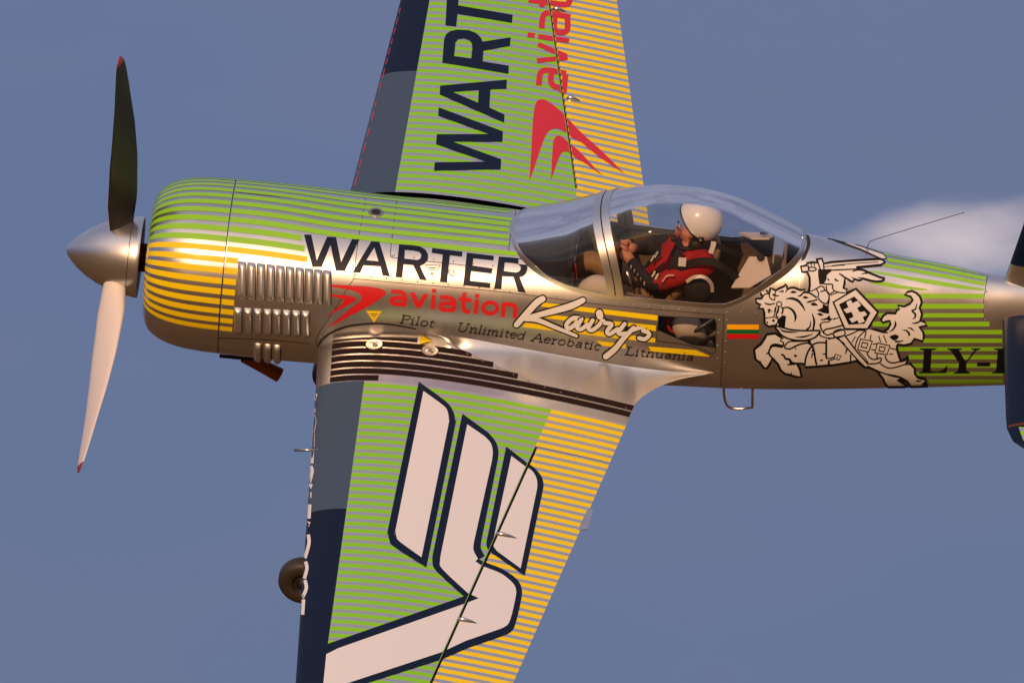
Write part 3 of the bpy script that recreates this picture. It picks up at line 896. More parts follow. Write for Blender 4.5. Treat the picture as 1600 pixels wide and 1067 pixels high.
for k in range(-8, 22):
    c = base + per * k
    is_y = -8 <= k <= 0
    if c > math.pi + .5: break
    strip('yellow_stripe' if is_y else 'green_stripe', CW, .5225, 1.0155, c - wid/2, c + wid/2, c - wid/2, c + wid/2, M['yellow'] if is_y else M['green'], cowling, .0018)
# continuation aft of the joint: centre angle read where the photo shows the stripe's far end
def th_at(px, py): h, n = FUS.near(px, py); return Finv(h), h.x
ends = {0: (404, 470, 480), 1: (387.8, 470, 476), 2: (371.8, 470, 472), 3: (395.6, 794, 808), 4: (381.0, 794, 795), 5: (370.2, 794, 795), 6: (359.8, 794, 795), 7: (350.3, 794, 797), 8: (342.6, 794, 800)}
last = None
for k in range(0, 9):
    c = base + per * k
    ye, pe, pend = ends[k]
    te_, xe = th_at(pe, ye)
    h, n = FUS.near(pend, ye + (pend - pe) * .11); xend = h.x
    tend = c + (te_ - c) * (xend - XF0) / (xe - XF0)
    w2 = wid * (1.0 if k < 3 else .93)
    strip('yellow_stripe' if k == 0 else 'green_stripe', F, XF0 + .004, xend, c - wid/2, c + wid/2, tend - w2/2, tend + w2/2, M['yellow'] if k == 0 else M['green'], fuselage, .0018, 60)
    last = (c, tend, xend)
for k in range(9, 22):         # over the top and down the starboard side
    c = base + per * k
    f_ = 1.0; d = c - math.pi / 2
    strip('green_stripe', F, XF0 + .004, 2.74, c - wid/2, c + wid/2, math.pi/2 + d * .93 - wid/2, math.pi/2 + d * .93 + wid/2, M['green'], fuselage, .0018, 60)
# short yellow ends that run a hand's width past the cowl joint
for k in range(-8, 0):
    c = base + per * k
    strip('yellow_stripe', F, XF0 + .004, XF0 + .082, c - wid/2, c + wid/2, c - wid/2, c + wid/2, M['yellow'], fuselage, .0018, 6)

# --- red swoosh and word
I_ = lambda *p: crop(500, 430, 8.889, p); J_ = lambda *p: crop(650, 430, 8.889, p)
decal('swoosh', SIDE, [[cr(I_((60,138),(150,130),(400,140),(650,155),(830,185),(895,210),(912,245),(890,285),(800,350),(600,470),(400,570),(200,680),(105,722),(105,722),(250,610),(400,480),(520,390),(575,340),(580,300),(540,250),(450,215),(330,190),(150,160),(60,138)), True, 3)]], M['red'], fuselage, off=.0030)
decal('swoosh', SIDE, [[cr(I_((60,268),(135,268),(300,272),(430,290),(500,315),(505,335),(470,365),(350,435),(200,510),(75,588),(75,588),(200,480),(290,410),(325,365),(310,330),(250,310),(130,292),(60,268)), True, 3)]], M['red'], fuselage, off=.0030)
def el(cx_, cy_, rx, ry, n=28, rot=0): return [(cx_ + rx * math.cos(2*math.pi*k/n) * math.cos(rot) - ry * math.sin(2*math.pi*k/n) * math.sin(rot), cy_ + rx * math.cos(2*math.pi*k/n) * math.sin(rot) + ry * math.sin(2*math.pi*k/n) * math.cos(rot)) for k in range(n)]
RW = 6.6
def word_stroke(lines, mt=M['red'], w=RW, par=fuselage, surf=SIDE, off=.0030, cut=None, name='letter'):
    out = []
    for i, l in enumerate(lines):
        pts, ww, cl_ = (l if isinstance(l, tuple) else (l, w, False))
        out.append((pts, ww, cl_))
    # separate films for crossing strokes, a hair apart
    bms = []
    o = stroke(name, surf, out[:1], mt, par, off, cut=cut)
    for i, ln in enumerate(out[1:]):
        o2 = stroke(name, surf, [ln], mt, par, off + .00025 * (i + 1), cut=cut)
        base_ = len(o.data.vertices)
        bm = bmesh.new(); bm.from_mesh(o.data); bm.from_mesh(o2.data)
        nl = [tuple(v.normal) for v in o.data.vertices] + [tuple(v.normal) for v in o2.data.vertices]
        bm.to_mesh(o.data); bm.free(); me2 = o2.data
        bpy.data.objects.remove(o2); bpy.data.meshes.remove(me2)
        o.data.normals_split_custom_set_from_vertices(nl)
    return o
av = [[cr(I_((985,226),(1090,230),(1155,248),(1182,290),(1178,350),(1168,432))), cr(I_((1170,322),(1070,315),(1005,330),(990,362),(1020,392),(1080,400),(1165,405)))],
      None,
      [J_((247,270),(230,472)), (J_((253,190),(248,243)), RW * 1.05, False)],
      [cr(J_((335,306),(430,308),(500,328),(532,370),(528,430),(515,502))), cr(J_((520,395),(420,388),(352,405),(338,440),(368,474),(430,482),(515,482)))],
      [cr(J_((675,240),(662,360),(655,440),(680,495),(752,505))), J_((598,324),(768,350))],
      [J_((845,330),(825,537)), (J_((850,260),(846,312)), RW * 1.05, False)],
      [(el(650 + 1030/8.889, 430 + 455/8.889, 97/8.889, 78/8.889), 6.0, True)],
      [J_((1222,380),(1203,582)), cr(J_((1218,408),(1300,402),(1362,425),(1382,475),(1378,530),(1365,597)))]]
for a in av:
    if a is None: decal('letter', SIDE, [[I_((1245,240),(1315,240),(1372,375),(1440,255),(1510,262),(1395,455),(1330,445))]], M['red'], fuselage, off=.0030)
    else: word_stroke(a)

# --- small italic serif caption
GL = {  # advance, strokes (points, width) in em of cap height, x-height .62
 'P': (.72, [([(.14,0),(.14,1)],.13), ([(.14,.96),(.42,.97),(.60,.86),(.60,.66),(.44,.52),(.18,.50)],.07), ([(0,.02),(.30,.02)],.05), ([(0,.98),(.2,.98)],.05)]),
 'U': (.95, [([(.16,1),(.16,.30),(.24,.08),(.42,.01),(.60,.06),(.70,.24)],.10), ([(.70,.24),(.72,1)],.05), ([(0,.98),(.32,.98)],.05), ([(.60,.98),(.86,.98)],.05)]),
 'A': (.86, [([(.08,.02),(.44,1)],.05), ([(.44,1),(.76,.02)],.13), ([(.2,.36),(.62,.36)],.05), ([(-.04,.02),(.22,.02)],.05), ([(.58,.02),(.88,.02)],.05)]),
 'L': (.72, [([(.16,0),(.16,1)],.13), ([(0,.98),(.34,.98)],.05), ([(.02,.03),(.58,.03),(.64,.22)],.06)]),
 'i': (.34, [([(.13,.0),(.13,.62)],.11), ([(.0,.60),(.14,.61)],.05), ([(.02,.02),(.27,.02)],.05), ([(.12,.80),(.12,.92)],.12)]),
 'l': (.34, [([(.13,.0),(.13,1.02)],.11), ([(.0,1.0),(.14,1.01)],.05), ([(.02,.02),(.27,.02)],.05)]),
 'o': (.60, [([(.28,.0),(.10,.10),(.05,.30),(.10,.52),(.28,.63),(.46,.52),(.51,.30),(.46,.10),(.28,.0)],.085)]),
 't': (.42, [([(.16,.84),(.16,.14),(.24,.02),(.36,.04)],.10), ([(.02,.60),(.36,.60)],.06)]),
 'n': (.66, [([(.13,0),(.13,.60)],.11), ([(.14,.46),(.28,.60),(.42,.60),(.49,.48),(.49,0)],.10), ([(.0,.59),(.13,.60)],.05), ([(.02,.02),(.26,.02)],.05), ([(.38,.02),(.62,.02)],.05)]),
 'm': (.98, [([(.13,0),(.13,.60)],.11), ([(.14,.46),(.26,.60),(.38,.59),(.44,.48),(.44,0)],.10), ([(.45,.46),(.58,.60),(.70,.59),(.76,.48),(.76,0)],.10), ([(.0,.59),(.13,.60)],.05), ([(.02,.02),(.26,.02)],.05), ([(.66,.02),(.90,.02)],.05)]),
 'e': (.56, [([(.08,.34),(.46,.36),(.42,.56),(.26,.63),(.10,.52),(.05,.30),(.12,.08),(.28,.0),(.46,.10)],.08)]),
 'd': (.66, [([(.48,1.0),(.48,.06),(.58,.02)],.11), ([(.46,.50),(.30,.62),(.12,.54),(.05,.30),(.12,.07),(.28,.0),(.46,.12)],.075)]),
 'r': (.46, [([(.13,0),(.13,.60)],.11), ([(.14,.42),(.26,.60),(.40,.60)],.09), ([(.0,.59),(.13,.60)],.05), ([(.02,.02),(.28,.02)],.05)]),
 'b': (.64, [([(.13,1.0),(.13,.04)],.11), ([(.15,.48),(.30,.62),(.46,.54),(.53,.30),(.46,.07),(.30,.0),(.14,.08)],.075)]),
 'a': (.58, [([(.10,.50),(.24,.62),(.40,.58),(.42,.44),(.42,.08),(.52,.02)],.10), ([(.41,.38),(.20,.30),(.07,.18),(.12,.03),(.26,.01),(.41,.12)],.075)]),
 'c': (.52, [([(.44,.52),(.28,.63),(.12,.54),(.05,.30),(.12,.08),(.28,.0),(.44,.09)],.085)]),
 'h': (.66, [([(.13,0),(.13,1.02)],.11), ([(.14,.46),(.28,.60),(.42,.60),(.49,.48),(.49,0)],.10), ([(.0,1.0),(.13,1.01)],.05), ([(.02,.02),(.26,.02)],.05), ([(.38,.02),(.62,.02)],.05)]),
 'u': (.66, [([(.12,.60),(.12,.16),(.20,.02),(.34,.02),(.47,.16)],.10), ([(.48,.60),(.48,.0)],.11), ([(.0,.59),(.12,.60)],.05), ([(.48,.02),(.60,.02)],.05)]),
}
def caption(text, x0, y0, x1, y1, cap, slant=.24):
    adv = sum(GL[c][0] for c in text); ux, uy = (x1 - x0) / adv, (y1 - y0) / adv
    l_ = math.hypot(ux, uy); nx, ny = uy / l_, -ux / l_        # up from the baseline
    pen = 0
    for c in text:
        lines = []
        for pts, w in GL[c][1]:
            q = [(x0 + ux * (pen + a) + (nx + slant * ux / l_) * b * cap, y0 + uy * (pen + a) + (ny + slant * uy / l_) * b * cap) for a, b in pts]
            if len(q) > 3: q = cr(q, n=3)
            lines.append((q, max(w * cap * 1.12, 1.35), False))
        word_stroke(lines, M['black'], off=.0030)
        pen += GL[c][0]
caption('Pilot', 624, 504.5, 678, 511.5, 13.0)
caption('Unlimited', 712.5, 517, 820, 531, 13.5)
caption('Aerobatic', 829, 532.5, 938, 547.5, 13.0)
caption('Lithuania', 975.5, 554.5, 1084, 563.5, 13.0)

# --- name in script over yellow stripes
G_ = lambda *p: crop(800, 450, 8.889, p)
for lp in (G_((440,203),(2023,380),(2018,452),(400,256)), G_((600,378),(2000,520),(1995,598),(440,415)), G_((190,480),(1990,695),(1985,757),(140,540)),
           G_((1165,728),(1585,780),(1578,838),(1260,800)), G_((1903,810),(2553,860),(2743,940),(2733,952),(1883,872))):
    decal('yellow_stripe', SIDE, [[p for p in lp]], M['yellow'], fuselage, off=.0016)
def pill(pts, w):
    """stroke polygon with round ends"""
    pts = cr(pts, n=5) if len(pts) > 2 else pts
    A, B = ribbon(pts, w); ws = w if isinstance(w, (list, tuple)) else [w, w]
    def capn(c, e0, e1, r_):
        a0 = math.atan2(e0[1]-c[1], e0[0]-c[0]); return [(c[0] + r_*math.cos(a0 - math.pi*k/6), c[1] + r_*math.sin(a0 - math.pi*k/6)) for k in range(1, 6)]
    lp = [tuple(p) for p in A] + capn(pts[-1], A[-1], B[-1], ws[-1]/2) + [tuple(p) for p in B[::-1]] + capn(pts[0], B[0], A[0], ws[0]/2)
    return lp
ksc = 1 / 8.889
script = [
 (G_((425,150),(340,205),(200,355),(62,508)), [9.5, 10.0, 9.4, 8.4]),
 (G_((985,170),(820,248),(560,322),(240,405)), [8.2, 10.2, 9.4, 7.0]),
 (G_((190,425),(350,440),(600,540),(895,660)), [7.5, 7.5, 6.2, 4.6]),
 (G_((965,428),(860,412),(775,475),(757,530),(800,555),(880,500),(950,425)), 6.6),
 (G_((958,440),(905,545),(960,568),(1045,505)), 6.2),
 (G_((1120,445),(1062,552),(1115,582),(1205,515)), 6.2),
 (G_((1212,345),(1222,390)), 10.5),
 (G_((1205,515),(1262,450),(1285,480),(1385,500),(1320,595),(1360,635),(1465,565)), 6.2),
 (G_((1565,495),(1478,610),(1530,632),(1640,560)), 6.2),
 (G_((1690,548),(1545,700),(1430,840),(1305,945)), [6.4, 7.6, 8.4, 9.2]),
 (G_((1690,575),(1790,540),(1835,525),(1820,585),(1895,615),(1900,660),(1840,705),(1765,690)), 6.2)]
for k, (pts, w) in enumerate(script):
    ww = [a + 4.4 for a in w] if isinstance(w, list) else w + 4.4
    decal('letter_outline', SIDE, [[pill(pts, ww)]], M['black'], fuselage, off=.0028 + .00006 * k)
for k, (pts, w) in enumerate(script):
    decal('letter', SIDE, [[pill(pts, w)]], M['white'], fuselage, off=.0042 + .00006 * k)

# --- flag, registration
for y0, y1, mt in ((506.8, 514.4, 'flagyellow'), (514.4, 521.4, 'flaggreen'), (521.4, 528.8, 'red')):
    decal('flag_band', SIDE, [[(1136, y0), (1186, y0 + .3), (1185.4, y1 + .3), (1136, y1)]], M[mt], fuselage, off=.0025)
Q_ = lambda *p: crop(1420, 510, 8.889, p)
for lp in (Q_((150,300),(385,300),(385,312),(315,330),(300,620),(400,628),(470,610),(540,525),(520,640),(140,645),(140,635),(190,620),(210,330),(150,312)),
           Q_((535,300),(735,300),(735,312),(695,325),(790,490),(910,325),(860,310),(862,300),(995,300),(990,312),(940,330),(800,500),(795,610),(855,638),(850,648),(620,648),(620,638),(685,615),(695,500),(580,330),(535,312)),
           Q_((950,500),(1130,500),(1125,548),(945,548)),
           Q_((1175,300),(1420,300),(1420,312),(1350,330),(1335,620),(1440,645),(1150,645),(1150,635),(1210,620),(1235,330),(1180,312))):
    decal('letter', SIDE, [[p for p in lp]], M['black'], fuselage, off=.0034)

# --- rear stripes
low = [(459,466,1351,1538),(474.8,482.3,1364,1537),(489.4,496,1372,1537),(502.5,510,1362,1546),(515.4,522.2,1441,1566),(528.7,535.4,1441,1566),(542,548.3,1402,1566),(554.4,561.2,1419,1567),(567.8,574.2,1425,1567),(580.8,586.8,1431,1567),(592.6,599,1450,1567)]
for y0, y1, xa, xb in low:
    decal('green_stripe', SIDE, [[(xa, y0), (xb, y0), (xb, y1), (xa + 2, y1)]], M['green'], fuselage, off=.0016, near=True)
B_l = lambda *p: crop(1300, 390, 10.667, p)
for lp in ([(1366,390.5),(1384,399),(1540,430.5),(1541,425.5),(1400,395.5),(1370,388)],
           [(1387,403.6),(1387,408.4),(1450,419.5),(1540,438),(1540,432.8),(1450,414.2)],
           [(1378,415.5),(1384,412.5),(1450,424),(1540,441),(1539,446.5),(1450,429.5)],
           [(1356,424),(1366,423.5),(1450,436.5),(1539,451.5),(1536,454),(1500,451),(1450,443.5)],
           [(1355,442),(1382,440.5),(1410,446),(1452,452.5),(1440,454),(1400,450.5)]):
    decal('green_stripe', SIDE, [[p for p in lp]], M['green'], fuselage, off=.0016, near=True)

# --- knight emblem: white figure, black pen lines
KA = lambda *p: crop(1170, 390, 10.667, p); KB = lambda *p: crop(1300, 390, 10.667, p); KC = lambda *p: crop(1170, 470, 10.667, p)
KD = lambda *p: crop(1170, 510, 10.667, p); KE = lambda *p: crop(1300, 450, 10.667, p); KF = lambda *p: crop(1300, 515, 10.667, p)
outline = (KA((175,700),(230,670),(300,690),(340,730),(362,640),(400,655),(445,680),(520,640),(590,610),(610,575),(637,620),(640,662),(700,635),(760,635),(830,665),(880,675),(930,660),(912,712),(990,712),
              (1000,690),(1015,600),(1010,460),(980,400),(985,372),(885,378),(865,285),(962,265),(970,232),(1060,215),(1135,222),(1130,165),(1215,155),(1247,238))
           + KB((0,213),(400,185),(770,165),(820,168),(882,212),(815,262),(400,300),(430,328),(520,345),(592,378),(700,425),(800,465),(872,482),(868,505),(820,530),(740,535),(640,520),(505,482),(485,508),(440,515),(372,492),(345,540),(300,520),(215,465),(208,560),(190,640),(250,665),(225,728),(395,650),(765,1035))
           + KE((600,672),(720,690),(850,730),(930,680),(975,590),(960,545),(900,555),(850,575),(815,530),(850,460),(920,415),(1060,420),(1075,370),(1120,350),(1095,290),(1200,305),(1290,265),(1345,200),(1310,145),(1210,110),(1260,65),(1330,50),(1410,85),(1470,150),(1495,240),(1460,330),(1500,430),(1470,545),(1540,560),(1580,620),(1450,645),(1520,730),(1530,800),(1508,882),(1370,840),(1320,920),(1200,950),(1090,930))
           + KF((1080,270),(1092,360),(1130,480),(1150,520),(1210,500),(1275,440),(1260,500),(1220,575),(1300,560),(1380,640),(1378,720),(1430,790),(1560,820),(1560,860),(1500,900),(1580,895),(1598,935),(1320,945),(1250,850),(1160,800),(1090,830),(1180,880),(1235,945),(940,950),(890,900),(850,810),(750,680),(620,622),(550,620),(400,512),(300,540),(0,585))
           + KD((1340,640),(1130,660),(940,672),(935,620),(870,610),(800,615),(850,700),(878,832),(780,830),(690,800),(600,780),(530,720),(480,610),(380,530),(360,600),(300,690),(250,682),(180,590),(110,540),(90,400),(95,368),(200,290),(260,200),(300,130),(440,112),(560,190),(520,120))
           + KC((440,440),(428,405),(400,412),(330,425),(262,370),(258,200),(240,130),(160,120),(195,60),(130,35)) + KA((113,820),(215,812),(232,782)))
decal('emblem', SIDE, [[outline]], M['white'], fuselage, off=.0030)
pen = []
def pl(pts, w, closed=False, smooth=True):
    pen.append((cr(pts, closed, 3) if smooth and len(pts) > 2 else pts, w, closed))
pl(outline, 2.9, True, False)
# horse head and neck
pl(KA((340,730),(350,800),(400,835),(440,830)), 1.6); pl(KA((445,690),(430,830)), 1.2); pl(KA((260,880),(300,905),(370,910),(440,890)), [1, 2.2, 1]); pl(KA((232,782),(270,740),(330,735)), 1.6)
pl(KA((440,960),(425,1040)), 1.2); pl(el(1170+505/10.667, 390+905/10.667, 4, 3.8, 14), 1.4, True, False)
pl(KA((500,940),(480,1050)), 2.0); pl(KA((545,950),(570,1000),(550,1070)), 2.0); pl(KA((620,820),(720,812),(820,850),(890,930),(940,1020)), [.8, 3.2, 3.4, 2.6, .6])
pl(KA((560,975),(650,960),(740,1020),(780,1120),(760,1200)), [1.5, 2, 3, 3, .6])
pl(KA((500,705),(580,690)), [.5, 3]); pl(KA((690,715),(740,705),(800,712)), [.6, 3.6, .6]); pl(KA((400,740),(440,765),(510,770)), [3.4, 2, .8]); pl(KA((810,775),(860,765),(910,710)), [.6, 2.2, 1.8]); pl(KA((895,795),(940,795),(995,800)), [.6, 3.4, .6]); pl(KA((960,880),(1010,865),(1080,850),(1140,830)), [.8, 2.4, 1.6, 2]); pl(KA((1030,915),(1080,905),(1150,925)), [.6, 4.4, .6])
pl(KA((990,712),(1060,750),(1130,800)), 2.2); pl(KA((640,662),(610,720)), [2, .6])
pl(KC((320,140),(345,200)), 2.0); pl(KC((330,135),(390,180)), [2.4, .8]); pl(KC((455,85),(440,180),(410,270)), 1.3); pl(KC((500,100),(470,190),(455,250),(490,270)), 1.8); pl(KC((270,290),(340,275),(420,270),(490,295)), 1.2); pl(KC((490,290),(480,360),(440,405)), 1.8)
pl(el(1170+410/10.667, 470+325/10.667, 1.3, 1.1, 8), 1.6, True, False); pl(el(1170+305/10.667, 470+355/10.667, .9, .9, 8), 1.2, True, False)
# chest sash, folds
pl(KC((440,410),(560,440),(700,475),(850,490),(1000,490),(1190,490)), 2.2); pl(KC((430,420),(500,520),(600,600),(740,645),(900,655),(1010,640),(1120,590),(1190,500)), 2.2); pl(KC((510,460),(580,500),(700,515),(820,520)), [.6, 2.2, 2, .5]); pl(KC((770,600),(900,595),(1000,570),(1070,545)), [.5, 2.2, 1.6, .5])
pl(KC((1050,200),(1090,330),(1070,480)), [.6, 2.8, 2.2]); pl(KC((1030,330),(1020,420),(960,480)), [.6, 1.8, 2.4]); pl(KC((1190,310),(1250,305),(1300,295)), [.6, 2, 2.4]); pl(KC((1140,215),(1190,222),(1240,240)), [.8, 3.6, .6])
# front legs
pl(KC((590,600),(520,660),(570,680),(580,720),(560,750)), [1, 1.2, 1.4, 2.2, 2.6]); pl(KC((350,770),(400,735),(470,735),(570,755)), [2.0, 3.8, 4.4, 3.6]); pl(KC((380,750),(335,830),(350,900),(430,980),(490,1060)), 2.2); pl(KC((285,880),(320,865),(345,880)), [.6, 2.4, 1.6])
pl(KC((590,770),(640,690),(720,665)), 1.6); pl(KC((590,775),(680,795),(780,745),(900,705),(1020,690)), 2.0); pl(KC((720,665),(850,665),(970,660)), 2.0); pl(KC((1020,650),(1000,690),(1050,725)), [4, 4, 2.2])
pl(KC((540,890),(580,900),(610,955),(680,970),(700,1030)), [2.6, 2.2, 2.6, 3, 3]); pl(KC((680,1010),(760,1035),(850,1030)), [4, 3, 1.6]); pl(KC((755,915),(785,900),(780,925)), 2.4); pl(KD((640,630),(760,620)), 1.8); pl(KD((690,800),(715,755)), [1.8, .8]); pl(KD((180,590),(210,570)), [1.8, .6]); pl(KC((760,760),(790,805)), [1.6, .8])
# belly cloth, rider's leg, stirrup
pl(KC((1060,730),(990,830),(950,940),(935,1040)), 2.2); pl(KC((1060,735),(1090,850),(1110,980),(1130,1060)), 2.4); pl(KC((1060,840),(1075,780)), [3.4, 1]); pl(KC((1040,950),(1065,860)), [.6, 2.2]); pl(KC((1060,725),(1150,690),(1290,690)), 2.0); pl(KC((1290,640),(1290,800),(1290,930),(1310,950)), 2.4); pl(KC((1220,880),(1290,875)), [.6, 2.2]); pl(KC((1185,985),(1235,980)), 1.8)
pl(KC((1310,955),(1380,945),(1440,920)), 1.6); pl(KC((1440,880),(1540,915),(1500,975),(1420,960)), 1.4, True, False); pl(KC((1330,990),(1420,965)), 1.4); pl(KC((1330,990),(1335,1060)), 2.6); pl(el(1170+1470/10.667, 470+937/10.667, .7, .7, 6), 1.0, True, False)
pl(KC((1320,630),(1440,605),(1590,575)), 1.8); pl(KC((1170,560),(1250,600),(1350,615),(1440,600),(1400,545),(1480,500),(1590,475)), 1.6); pl(KC((1440,600),(1530,660),(1600,720)), 1.8); pl(KC((1190,385),(1200,440),(1235,510),(1280,470),(1390,450),(1560,405)), 1.9); pl(KC((1235,520),(1310,565),(1390,535)), 1.8); pl(KC((1175,400),(1230,355),(1340,350)), 1.4); pl(KC((1410,300),(1500,280)), [2, .8]); pl(KC((1190,500),(1170,555)), 2.6)
# rider: arm, hand, helmet, chest
pl(KA((1000,690),(1070,680),(1130,640)), 1.4); pl(KA((1150,800),(1160,720),(1130,660),(1180,615),(1240,620),(1255,680),(1190,700)), 1.6); pl(KA((1150,800),(1210,870),(1300,895),(1340,770),(1300,690),(1255,680)), 1.8); pl(KA((1165,330),(1170,450),(1190,580)), 2.0); pl(KA((985,265),(1000,345)), 1.8); pl(KA((1000,350),(1070,360),(1125,330),(1080,300),(1000,305)), 1.6, True); pl(KA((1040,230),(1045,280)), 1.2); pl(KA((1085,230),(1095,285)), 1.2); pl(KA((1140,180),(1190,330),(1245,430)), 1.7); pl(KA((1245,430),(1262,410),(1240,250)), 1.7)
pl(KA((1180,350),(1380,345)), 2.6); pl(KA((1380,345),(1290,420),(1285,480),(1250,570),(1390,580),(1390,640)), 1.8); pl(KA((1310,490),(1340,515)), [2.6, 1]); pl(KA((1430,490),(1460,515),(1500,520)), [2.6, 2.2, .8]); pl(KA((1285,600),(1320,740),(1420,700)), 1.6); pl(KA((1390,640),(1430,690),(1520,715),(1600,720)), 1.6); pl(KA((1340,770),(1330,880),(1310,960)), 1.8); pl(KA((1360,760),(1480,715)), 1.2); pl(KA((1500,400),(1550,430),(1600,470)), [1, 2.2, 2]); pl(KA((1590,660),(1580,600),(1600,480)), 1.6)
pl(KB((0,270),(400,235),(770,215)), 1.0); pl(KA((1245,290),(1600,262)), 1.0); pl(KB((340,365),(420,345),(520,350)), 1.6); pl(KB((485,410),(560,395),(600,395)), [.6, 1.8, 2]); pl(KB((435,465),(505,485)), 1.4); pl(KB((325,455),(365,495)), [.8, 1.6]); pl(KB((430,328),(0,345)), 1.7)
# shield
pl(KE((20,235),(395,15),(765,395),(590,680),(210,675)), 2.6, True, False)
# saddle cloth, straps, buckles, scabbard
pl(KE((20,740),(100,690),(190,690),(215,770),(120,815),(50,815)), 1.7, True); pl(KE((215,790),(420,1060),(600,1260)), 2.0, False, False); pl(KF((95,130),(430,500),(540,610)), 1.9, False, False); pl(KF((600,590),(615,640)), 1.8); pl(KE((220,690),(430,690),(340,750),(230,790)), 1.6); pl(KE((430,690),(560,690)), 3.2); pl(KE((570,710),(540,830)), 1.5); pl(KE((560,700),(430,830),(380,1000)), 1.5); pl(KE((390,800),(330,900)), 1.2); pl(KE((650,770),(635,860)), 1.3); pl(KE((775,790),(810,900)), 1.3); pl(KE((855,780),(910,910)), 1.3)
for bx_ in ([(475,150),(670,185),(610,365),(425,325)], [(755,215),(965,260),(915,410),(715,380)]): pl(KF(*bx_), 1.8, True, False)
for bx_ in ([(505,205),(600,225),(575,300),(485,280)], [(795,275),(890,290),(860,360),(780,345)]): pl(KF(*bx_), 1.8, True, False)
pl(KF((680,230),(750,235)), 1.4); pl(KF((650,320),(720,335)), 1.4); pl(KF((965,300),(1070,325)), 1.4); pl(KF((950,400),(1020,400)), 1.2); pl(KF((580,375),(620,450),(700,490),(820,465),(790,540),(680,560),(600,560)), 1.7); pl(KF((750,400),(750,480)), 1.6); pl(KF((880,430),(920,510),(1000,545),(1120,525),(1200,490)), 1.8); pl(KF((800,555),(900,620),(1000,630),(1120,600),(1210,570)), 1.6); pl(KF((440,345),(530,440),(600,540)), 1.2); pl(KF((310,400),(310,520)), 1.8); pl(KF((250,310),(220,400)), [2.4, .8])
# tail and hind legs
pl(KE((1045,540),(1060,600),(1020,680),(950,730)), [.6, 2.6, 2, .6]); pl(KE((1410,260),(1390,350),(1330,375),(1385,430),(1380,490),(1340,510)), [.8, 2, 2, 2.6, 2, .6]); pl(KE((1330,580),(1400,580),(1470,545)), [.8, 2, 2]); pl(KE((1170,695),(1240,705),(1285,760),(1280,800)), [.6, 2, 2.8, .6]); pl(KE((1260,660),(1320,670),(1370,715)), [.6, 2, .6]); pl(KE((1050,880),(1120,885),(1195,870)), [2.6, 2, .6]); pl(KE((930,740),(860,735)), 1.8)
pl(KF((760,680),(900,730),(1050,765),(1160,790)), [1.8, 1.8, 3, 2]); pl(KF((1070,960),(1075,925)), [2, .6]); pl(KF((1390,840),(1440,845),(1490,840)), [.6, 2, .6])
pen = [(a, ([k * 1.25 for k in w] if isinstance(w, list) else w * 1.25), c) for a, w, c in pen]
stroke('emblem_line', SIDE, pen, M['black'], fuselage, off=.0048)
blk = [KE((370,140),(640,410),(540,590),(275,605),(115,270)), KE((1000,780),(1060,765),(1115,795),(1090,840),(1030,870),(950,810)), KC((560,235),(620,250),(600,440),(490,410),(500,290)), KC((1130,155),(1230,110),(1230,50),(1330,90),(1340,210),(1250,200)), KC((1340,230),(1360,285),(1410,300),(1360,320),(1350,345),(1320,320),(1285,295)), KA((1175,355),(1375,348),(1290,420),(1280,500),(1240,580),(1195,575)), KF((1075,830),(1150,800),(1270,930),(1320,950),(1250,955),(1180,870))]
for b in blk: decal('emblem_patch', SIDE, [[p for p in b]], M['black'], fuselage, off=.0056)
decal('emblem_cross', SIDE, [[KE((235,235),(310,195),(340,250),(430,210),(480,290),(415,330),(460,400),(540,385),(585,440),(510,480),(545,555),(450,585),(420,530),(335,575),(285,510),(360,475),(325,395),(240,415),(190,355),(275,320))]], M['white'], fuselage, off=.0066)
# sword tip of the starboard emblem reaching over the deck
sw = [(1293, 372), (1318, 378), (1344, 385), (1380, 397.5), (1385, 404), (1378, 405.5), (1344, 390), (1310, 378)]
decal('emblem', SIDE, [[sw]], M['white'], fuselage, off=.0030, near=True)
stroke('emblem_line', SIDE, [(sw, 1.6, True)], M['black'], fuselage, off=.0044, near=True)
# vent slot behind the canopy
V_ = lambda *p: crop(1120, 320, 6.669, p)
decal('vent_slot', SIDE, [[cr(V_((920,322),(958,325),(976,390),(962,460),(916,565),(880,570),(925,460),(940,390)), True, 3)]], M['gap'], fuselage, off=.003)

# --- yellow warning triangles and port hole
TRI = I_((640,490),(860,495),(750,655))
decal('warning_triangle', SIDE, [[TRI]], M['yellow'], fuselage, off=.003)
stroke('warning_mark', SIDE, [(I_((700,535),(800,537)), 1.3, False), (I_((722,562),(775,563)), 1.1, False)], M['interior'], fuselage, off=.0045)
TRW = I_((1410,830),(1570,910),(1375,970))
decal('warning_triangle', ROOT, [[TRW]], M['yellow'], wingL, off=.006)
T2 = P2((218,570),(427,576),(310,748))
stroke('data_plate', SIDE, [(T2, 1.6, True), (P2((270,610),(370,615)), 1.4, False), (P2((280,640),(360,645)), 1.2, False), (P2((300,680),(320,700)), 3.5, False)], M['interior'], fuselage, off=.0040)

